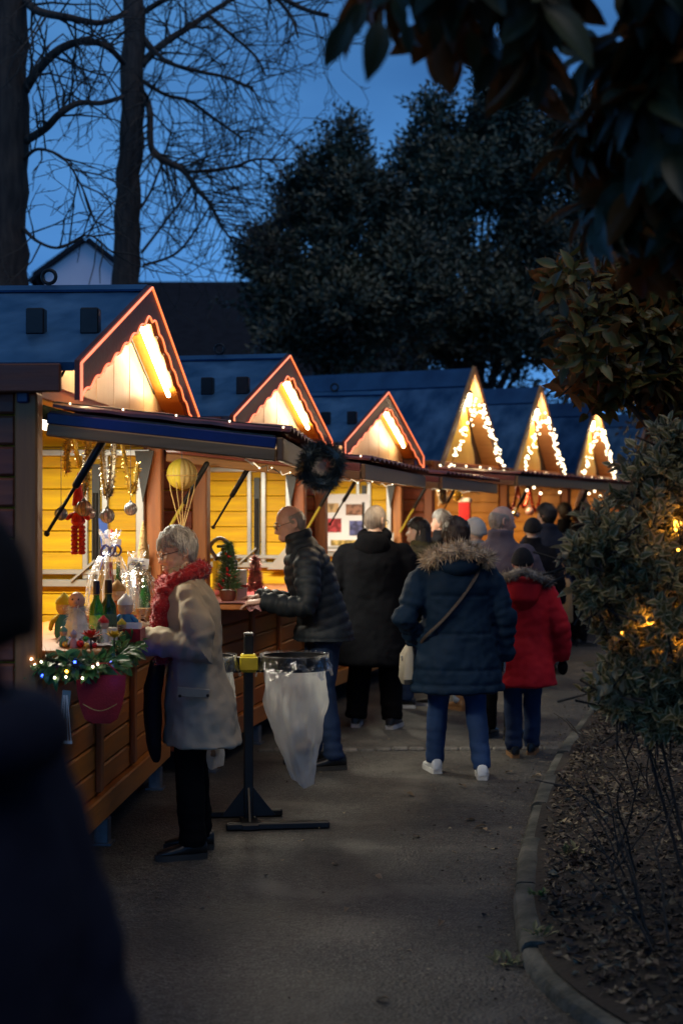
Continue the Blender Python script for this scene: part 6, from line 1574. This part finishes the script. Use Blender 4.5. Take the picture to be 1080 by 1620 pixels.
for k, (px, Y, kind, lab) in enumerate(((110, 6.55, 'box', 'small striped gift box behind the lilac doll'), (131, 6.75, 'candle', 'short red candle behind the bearded gnome'), (142, 6.5, 'box', 'little teal gift box between gnome and green bottle'), (190, 6.5, 'cone', 'pine cone lying before the blue sleeved doll'),
        (178, 6.45, 'candle', 'short white candle left of the card box'), (212, 7.0, 'box', 'orange gift box beside the card box'), (136, 7.1, 'jar', 'small jar of sweets behind the gnome'), (120, 7.0, 'jar', 'amber jar at the back of the first counter'), (226, 7.2, 'cone', 'pine cone near the woman\'s sleeve'), (147, 6.32, 'cone', 'pine cone under the yellow flower'), (104, 6.5, 'candle', 'yellow candle tight against the left post'), (208, 7.35, 'jar', 'honey jar between the two clear gift bags'))):
    p = C1(px, Y)
    if kind == 'box':
        c_ = ((.55, .10, .10), (.10, .38, .36), (.75, .30, .05))[k % 3]; t = thing('gift_box', lab, 'gift box', p, rd.random()); q = MB(); q.box((0, 0, .03), (.06, .05, .06), b=.003); q.build('carton', mat('gift_%d' % k, c_, tuple(.6*v for v in c_), rough=.45, sc_=60, lo=.48, hi=.52), t)
        q = MB(); q.box((0, 0, .031), (.062, .010, .063)); q.box((0, 0, .031), (.010, .052, .064)); q.torus((.012, 0, .068), .011, .003, Euler((1.2, 0, .5)).to_matrix(), 12, 5); q.torus((-.012, 0, .068), .011, .003, Euler((1.2, 0, -.5)).to_matrix(), 12, 5); q.build('ribbon', M_goldp, t)
    elif kind == 'candle':
        c_ = ((.6, .04, .05), (.75, .72, .66), (.75, .55, .1))[k % 3]; t = thing('candle', lab, 'candle', p); q = MB(); q.lathe([(.022, 0), (.024, .004), (.024, .07), (.018, .074)], 14); q.build('wax', mat('wax_%d' % k, c_, rough=.45, bump=.05), t, True); q = MB(); q.tube([(0, 0, .07), (.002, 0, .084)], .0015, 5); q.build('wick', M_blackm, t)
    elif kind == 'cone':
        t = thing('pine_cone', lab, 'pine cone', p+Vector((0, 0, .02)), rd.random()*6); q = MB()
        for r_ in range(7):
            for a in range(8): d = Vector((math.cos(a*PI/4+r_*.4), math.sin(a*PI/4+r_*.4), .55)); c0 = Vector((0, 0, -.015+.011*r_))+d*.010*(1.2-.12*r_); x_, y_ = frame(d); q.add([c0-x_*.006, c0+x_*.006, c0+d*.020*(1.15-.13*r_)+x_*.005, c0+d*.020*(1.15-.13*r_)-x_*.005], [(0, 1, 2, 3)])
        q.sphere((0, 0, .015), (.014, .014, .03), 8, 6); q.build('scales', mat('cone_brown', (.20, .10, .05), (.11, .05, .025), rough=.7, bump=0), t)
    else:
        c_ = ((.5, .2, .04), (.6, .32, .03), (.5, .06, .08))[k % 3]; t = thing('jar', lab, 'jar', p); q = MB(); q.lathe([(.026, 0), (.030, .005), (.030, .06), (.024, .07)], 16); q.build('glass', mat('jar_%d' % k, c_, tuple(.5*v for v in c_), rough=.1, sc_=50, bump=0), t, True); q = MB(); q.lathe([(.027, .068), (.027, .085), (.0, .086)], 16); q.build('lid', M_goldp, t, True); q = MB(); q.lathe([(.0305, .018), (.0305, .048)], 16); q.build('label', M_card, t, True)

om = [('red', (.6, .02, .03)), ('gold', (.8, .55, .12)), ('green', (.05, .35, .08)), ('blue', (.05, .15, .5)), ('silver', (.7, .7, .72))]
for k in range(34):
    nm_, c_ = om[k % 5]; Y = rd.uniform(6.22, 6.75); px = rd.uniform(100, 150+60*(Y-6.2)); r = rd.uniform(.011, .019)
    t = thing('ornament', 'small shiny %s ornament heaped among the figures on the first counter' % nm_, 'ornament', C1(px, Y, r+rd.choice((0, 0, .02))), rd.random(), 'small ornaments heaped on the first counter')
    q = MB(); q.sphere((0, 0, 0), r, 10, 8); q.build('ball', mat('ornament_'+nm_, c_, tuple(.7*v for v in c_), rough=.22, metal=.5, bump=0), t, True); q = MB(); q.lathe([(r*.35, r*.9), (r*.3, r*1.2), (r*.1, r*1.35)], 8); q.build('cap', M_zinc, t)
# ---- second counter
def L1(x, y, dz=0.0): return loc(1, x, y, ZC+dz)
cone_tree('christmas_tree', 'small green christmas tree in a pot on the second counter', L1(.07, -1.22, .03), .36, .12, M_pine, 1500, M_twig, mat('pot_brown', (.15, .05, .035), rough=.5), .006)
P = [L1(.07, -1.22)+Vector((.075*math.cos(a)*(1-z), .075*math.sin(a)*(1-z)-.01, .08+.30*z)) for a, z in [(rd.uniform(3.4, 6.2), rd.uniform(.05, .85)) for _ in range(14)]]
bt = thing('bauble', 'tiny red baubles on the small christmas tree', 'baubles', P[0]); bulbs(bt, P, .009, mat('bauble_red', (.55, .02, .03), rough=.2, metal=.3, bump=0), P[0], 'ball')
cone_tree('tinsel_tree', 'pink tinsel cone tree beside the man\'s hands', L1(.10, -.62), .28, .085, M_pinkt, 1800, M_twig, None, .008, 'tinsel tree')
t = thing('pillar_candle', 'thick white pillar candle on the second counter', 'candle', L1(.08, -.98)); q = MB(); q.lathe([(.052, 0), (.055, .005), (.055, .205), (.050, .21), (.02, .202)], 24); q.build('wax', mat('wax', (.72, .66, .66), (.66, .6, .6), rough=.5, sub=.1), t, True); q = MB(); q.tube([(0, 0, .2), (.003, 0, .225)], .002, 5); q.build('wick', M_blackm, t)
t = thing('gift_box', 'small pink box leaning by the pillar candle', 'box', L1(.12, -1.08), .4); q = MB(); q.box((0, 0, .05), (.07, .05, .10), Euler((0, .15, 0)), .004); q.build('carton', mat('carton_pink', (.62, .42, .48), rough=.5), t); q = MB(); q.box((0, 0, .105), (.074, .054, .02), Euler((0, .15, 0)), .003); q.build('lid', M_felt, t)
t = thing('coffee_urn', 'steel urn with black lid and curved spout on the second counter', 'urn', L1(-.12, -.62)); q = MB(); q.lathe([(.085, 0), (.09, .01), (.09, .26), (.07, .28)], 22); q.build('body', mat('steel', (.55, .55, .56), (.45, .45, .46), rough=.25, metal=.9), t, True); q = MB(); q.lathe([(.078, .275), (.085, .29), (.03, .325), (.03, .35), (.0, .36)], 18); q.box((0, 0, .36), (.12, .02, .02), b=.004); q.build('lid', M_blackm, t, True); q = MB(); q.tube(catmull([Vector((-.06, -.05, .28)), Vector((-.10, -.08, .36)), Vector((-.03, -.1, .42)), Vector((.05, -.08, .36)), Vector((.06, -.06, .26))], 5), .014, 10); q.build('spout', M_zinc, t, True)
t = thing('tablecloth', 'red cloth hanging over the near end of the second counter', 'cloth', L1(.0, -1.1)); 
q = MB(); q.M = Matrix.Rotation(-ANG[1], 4, 'Z'); q.grid(lambda u, v: Vector((-.30+.58*u, -.32+1.5*v, .008)) if u < .96 else Vector((-.30+.58*u+.01, -.32+1.5*v, -.045+.015*math.sin(v*30))), 25, 20); q.build('cloth', M_felt, t, True, 180)
t = thing('price_card', 'white card taped inside the second stall by its far frame', 'card', loc(1, -.05, 1.2, 1.45), -ANG[1]); q = MB(); q.box((0, 0, 0), (.09, .004, .20), Euler((0, .06, 0))); q.build('card', M_card, t)
# ---- third stall: picture board on its inner wall
t = thing('picture_board', 'white board with small colour photos on the third stall inner wall', 'board', loc(2, -.62, 1.355, 1.62), -ANG[2]); q = MB(); q.box((0, 0, 0), (.56, .012, .62), b=.003); q.build('board', M_card, t)
for x, z, w, h, c_ in ((-.14, .16, .16, .10, (.55, .38, .2)), (.12, .14, .2, .12, (.3, .15, .1)), (-.12, -.03, .18, .15, (.45, .06, .08)), (.14, -.06, .16, .16, (.10, .12, .3)), (0, -.22, .3, .06, (.6, .45, .15))):
    q = MB(); q.box((x, -.009, z), (w, .003, h)); q.build('photo', mat('photo_%d' % int(x*100+z*1000), c_, tuple(.4*v for v in c_), rough=.3, sc_=18, bump=0, lo=.45, hi=.55), t)
# ---- pointed stalls: hanging goods
t = thing('christmas_stocking', 'red christmas stocking hanging in the first pointed stall', 'stocking', loc(3, -.30, .55, 1.86), -ANG[3]); q = MB(); q.prism([(-.07, 0), (.07, 0), (.07, -.22), (.16, -.30), (.14, -.36), (-.02, -.36), (-.07, -.28)], .05, Euler((PI/2, 0, 0)).to_matrix().to_4x4()); q.build('sock', M_plush, t); q = MB(); q.box((0, -.025, .02), (.17, .07, .06), b=.015); q.build('cuff', M_wfur, t)
for k, (x, y, z, m, lab) in enumerate(((-.35, -.1, 1.98, M_silv, 'silver tinsel bunch'), (-.30, .25, 2.02, M_gold, 'bright gold tinsel bunch'), (-.5, -.5, 1.92, M_dkt, 'dark tinsel bunch'))):
    c_ = loc(3, x, y, z); tinsel(lab+' hanging inside the first pointed stall', [c_+Vector((0, 0, .08)), c_, c_+Vector((.02, 0, -.12))], .07, 700, m, .012, grp='tinsel in the pointed stalls')
for k, (y0, dz) in enumerate(((-.7, 0), (-.2, .03), (.3, -.02))):
    a_ = [loc(4, -.25, y0+.5*u, 2.08+dz-.30*math.sin(PI*u)) for u in (0, .25, .5, .75, 1)]
    tinsel(('near', 'middle', 'far')[k]+' swag of red tinsel inside the second pointed stall', a_, .035, 420, M_redt, .010, grp='tinsel in the pointed stalls')
for k, (x, y, z, m) in enumerate(((-.3, -.55, 1.72, M_plush), (-.35, .0, 1.70, M_silv), (-.3, .45, 1.75, M_bp))):
    b_ = thing('bauble', ('red', 'silver', 'pink')[k]+' bauble hanging inside the second pointed stall', 'bauble', loc(4, x, y, z)); q = MB(); q.sphere((0, 0, 0), .06, 14, 10); q.build('ball', m, b_, True); q = MB(); q.lathe([(.02, .055), (.018, .08), (.004, .09)], 8); q.tube([(0, 0, .08), (0, 0, .42)], .003, 5); q.build('cap', M_zinc, b_)
t = thing('santa_hat', 'white tipped red felt hat hanging in the farthest pointed stall', 'hat', loc(5, -.05, -.55, 1.80)); q = MB(); q.lathe([(.12, -.25), (.11, -.15), (.07, .02)], 14); q.build('hat_body', M_plush, t, True); q = MB(); q.lathe([(.10, -.02), (.105, .06), (.05, .22), (.012, .30)], 14); q.build('hat_tip', M_wfur, t, True); q = MB(); q.tube([(0, 0, .29), (0, 0, .40)], .003, 5); q.build('loop', M_white, t)
# ---- waste bag stand on the path
M_yclamp = mat('clamp_yellow', (.62, .50, .03), (.5, .4, .02), rough=.45, sc_=6)
def bagmat():
    m = bpy.data.materials.new('bag_film'); m.use_nodes = True; n, l = m.node_tree.nodes, m.node_tree.links; p = n['Principled BSDF']
    p.inputs['Base Color'].default_value = (.80, .81, .80, 1); p.inputs['Roughness'].default_value = .28
    tl = n.new('ShaderNodeBsdfTranslucent'); tl.inputs[0].default_value = (.84, .85, .84, 1); tp = n.new('ShaderNodeBsdfTransparent'); a = n.new('ShaderNodeMixShader'); b = n.new('ShaderNodeMixShader')
    a.inputs[0].default_value = .45; b.inputs[0].default_value = .46; l.new(p.outputs[0], a.inputs[1]); l.new(tl.outputs[0], a.inputs[2]); l.new(a.outputs[0], b.inputs[1]); l.new(tp.outputs[0], b.inputs[2]); l.new(b.outputs[0], n['Material Output'].inputs['Surface'])
    tc = n.new('ShaderNodeTexCoord'); mp = n.new('ShaderNodeMapping'); mp.inputs['Scale'].default_value = (10, 10, 2); nz = n.new('ShaderNodeTexNoise'); nz.inputs['Scale'].default_value = 2.5; l.new(tc.outputs['Object'], mp.inputs[0]); l.new(mp.outputs[0], nz.inputs['Vector'])
    bp = n.new('ShaderNodeBump'); bp.inputs['Strength'].default_value = .7; bp.inputs['Distance'].default_value = .03; l.new(nz.outputs['Fac'], bp.inputs['Height']); l.new(bp.outputs[0], p.inputs['Normal']); return m
M_bag = bagmat()
bY = 7.85; b0 = Vector(((393-540)*bY/F, bY, 0)); t = thing('waste_bag_stand', 'black post stand holding clear plastic waste bags beside the woman', 'waste stand', b0, .12)
q = MB(); q.box((0, 0, .53), (.052, .052, 1.02), b=.006); q.build('post', M_blackm, t)
q = MB(); q.box((0, 0, 1.046), (.054, .054, .012), b=.003); q.build('post_cap', M_zinc, t)
for y, x0, x1 in ((-.17, -.13, .43), (.17, -.24, .20)):
    q = MB(); q.box(((x0+x1)/2, y, .022), (x1-x0, .055, .036), b=.006); q.build('foot_bar', M_blackm, t)
q = MB(); q.box((0, 0, .020), (.09, .42, .030), b=.004); q.build('cross_bar', M_blackm, t)
for s in (-1, 1):
    q = MB(); q.prism([(s*.026, .04), (s*.15, .04), (s*.026, .20)][::s], .010, Matrix(((1, 0, 0, 0), (0, 0, 1, -.005), (0, 1, 0, 0), (0, 0, 0, 1)))); q.build('gusset', M_blackm, t)
    q = MB(); q.prism([(s*.026, .04), (s*.15, .04), (s*.026, .20)][::-s], .010, Matrix(((0, 0, 1, -.005), (1, 0, 0, 0), (0, 1, 0, 0), (0, 0, 0, 1)))); q.build('gusset', M_blackm, t)
q = MB(); q.box((0, 0, .885), (.085, .085, .10), b=.008); q.box((0, -.05, .885), (.10, .02, .075), b=.005); q.build('clamp', M_yclamp, t)
for s, zt in ((1, .90), (-1, .90)):
    cx = s*.255
    q = MB(); q.box((s*.075, 0, .875), (.07, .03, .085), b=.004); q.build('arm', M_blackm, t)
    q = MB(); n = 40; vs, fs = [], []
    for i in range(n):
        a = 2*PI*i/n
        for r_, z in ((.182, .845), (.182, .925), (.174, .925), (.174, .845)): vs.append((cx+r_*math.cos(a), r_*math.sin(a), z))
    for i in range(n):
        for j in range(4): fs.append((i*4+j, ((i+1) % n)*4+j, ((i+1) % n)*4+(j+1) % 4, i*4+(j+1) % 4))
    q.add(vs, fs); q.build('ring', mat('band_black', (.018, .018, .02), rough=.3, metal=.2, bump=0), t, True, 40)
    for k_, (dx, dy, z_, r_) in enumerate(((.02, .0, .36, .045), (.05, -.03, .42, .05), (.0, .03, .45, .045), (.04, .04, .50, .04), (.02, -.04, .52, .045))):
        q = MB(); q.sphere((cx+dx, dy, z_), (r_, r_*.8, r_*1.1), 10, 7); m_ = q.mesh('rubbish', True)
        for v_ in m_.vertices: v_.co += Vector((1, 1, 1))*.014*noise.noise(v_.co*40+Vector((k_, 0, 0)))
        obj('rubbish', m_, mat('rubbish_%d' % k_, ((.7, .68, .62), (.25, .16, .10), (.6, .6, .62), (.5, .30, .12), (.3, .32, .4))[k_], rough=.6), t)
    def bag(u, v, s=s, cx=cx):
        a = 2*PI*u; fold = math.sin(a*7+1.3)*.5+math.sin(a*13+v*3)*.3+math.sin(a*4+v*6)*.3
        if v < -.1:                                    # film folded out over the ring
            k = v/.12; rr = .188+.010*math.sin(a*11)+.004*fold; z = .83+.10*k+.012*math.sin(a*5)*(1-k)
            return Vector((cx+rr*math.cos(a), rr*math.sin(a), z))
        k = v
        w = .172*(1-.16*k-.75*max(0, k-.30)**1.1) if k < .995 else .01
        w = max(w, .012); dpt = .172*(1-.25*k)*(1-.75*k**2.2)
        z = .845-k*(.655 if s > 0 else .54)+.05*max(0, -math.cos(a+.3))*k**3
        rr = 1+.10*fold*min(1, k*3)
        cr_ = noise.noise(Vector((math.cos(a)*3.2, math.sin(a)*3.2, k*6+s)))*.016+noise.noise(Vector((math.cos(a)*8, math.sin(a)*8, k*13)))*.008
        cr_ *= min(1, k*6)
        return Vector((cx+.05*k*k+(w*rr+cr_)*math.cos(a), (dpt*rr+cr_)*math.sin(a), z))
    q = MB(); q.grid(bag, 84, 36); q.build('bag', M_bag, t, True, 180)
    q = MB(); q.grid(lambda u, v: Vector((cx+(.190+.004*math.sin(2*PI*u*11)+.004*v*math.sin(2*PI*u*23)+.022*v*v)*math.cos(2*PI*u), (.190+.004*math.sin(2*PI*u*11)+.022*v*v)*math.sin(2*PI*u), .934-(.10+.025*math.sin(2*PI*u*5)+.015*math.sin(2*PI*u*13))*v)), 96, 8); q.build('bag_cuff', M_cello, t, True, 180)
q = MB(); q.tube([WH+Vector((-.030, -.035, -.05)), WH+Vector((-.012, -.05, .085))], [.003, .0045], 8); q.M = Matrix(); 
me_ = q.mesh('barrel', True)
for v in me_.vertices: v.co = v.co-WH
obj('barrel', me_, M_white, pen)
q = MB(); q.tube([WH*0+Vector((-.034, -.0333, -.068)), Vector((-.030, -.035, -.05))], [.0006, .003], 8); q.build('tip', M_blackm, pen, True)
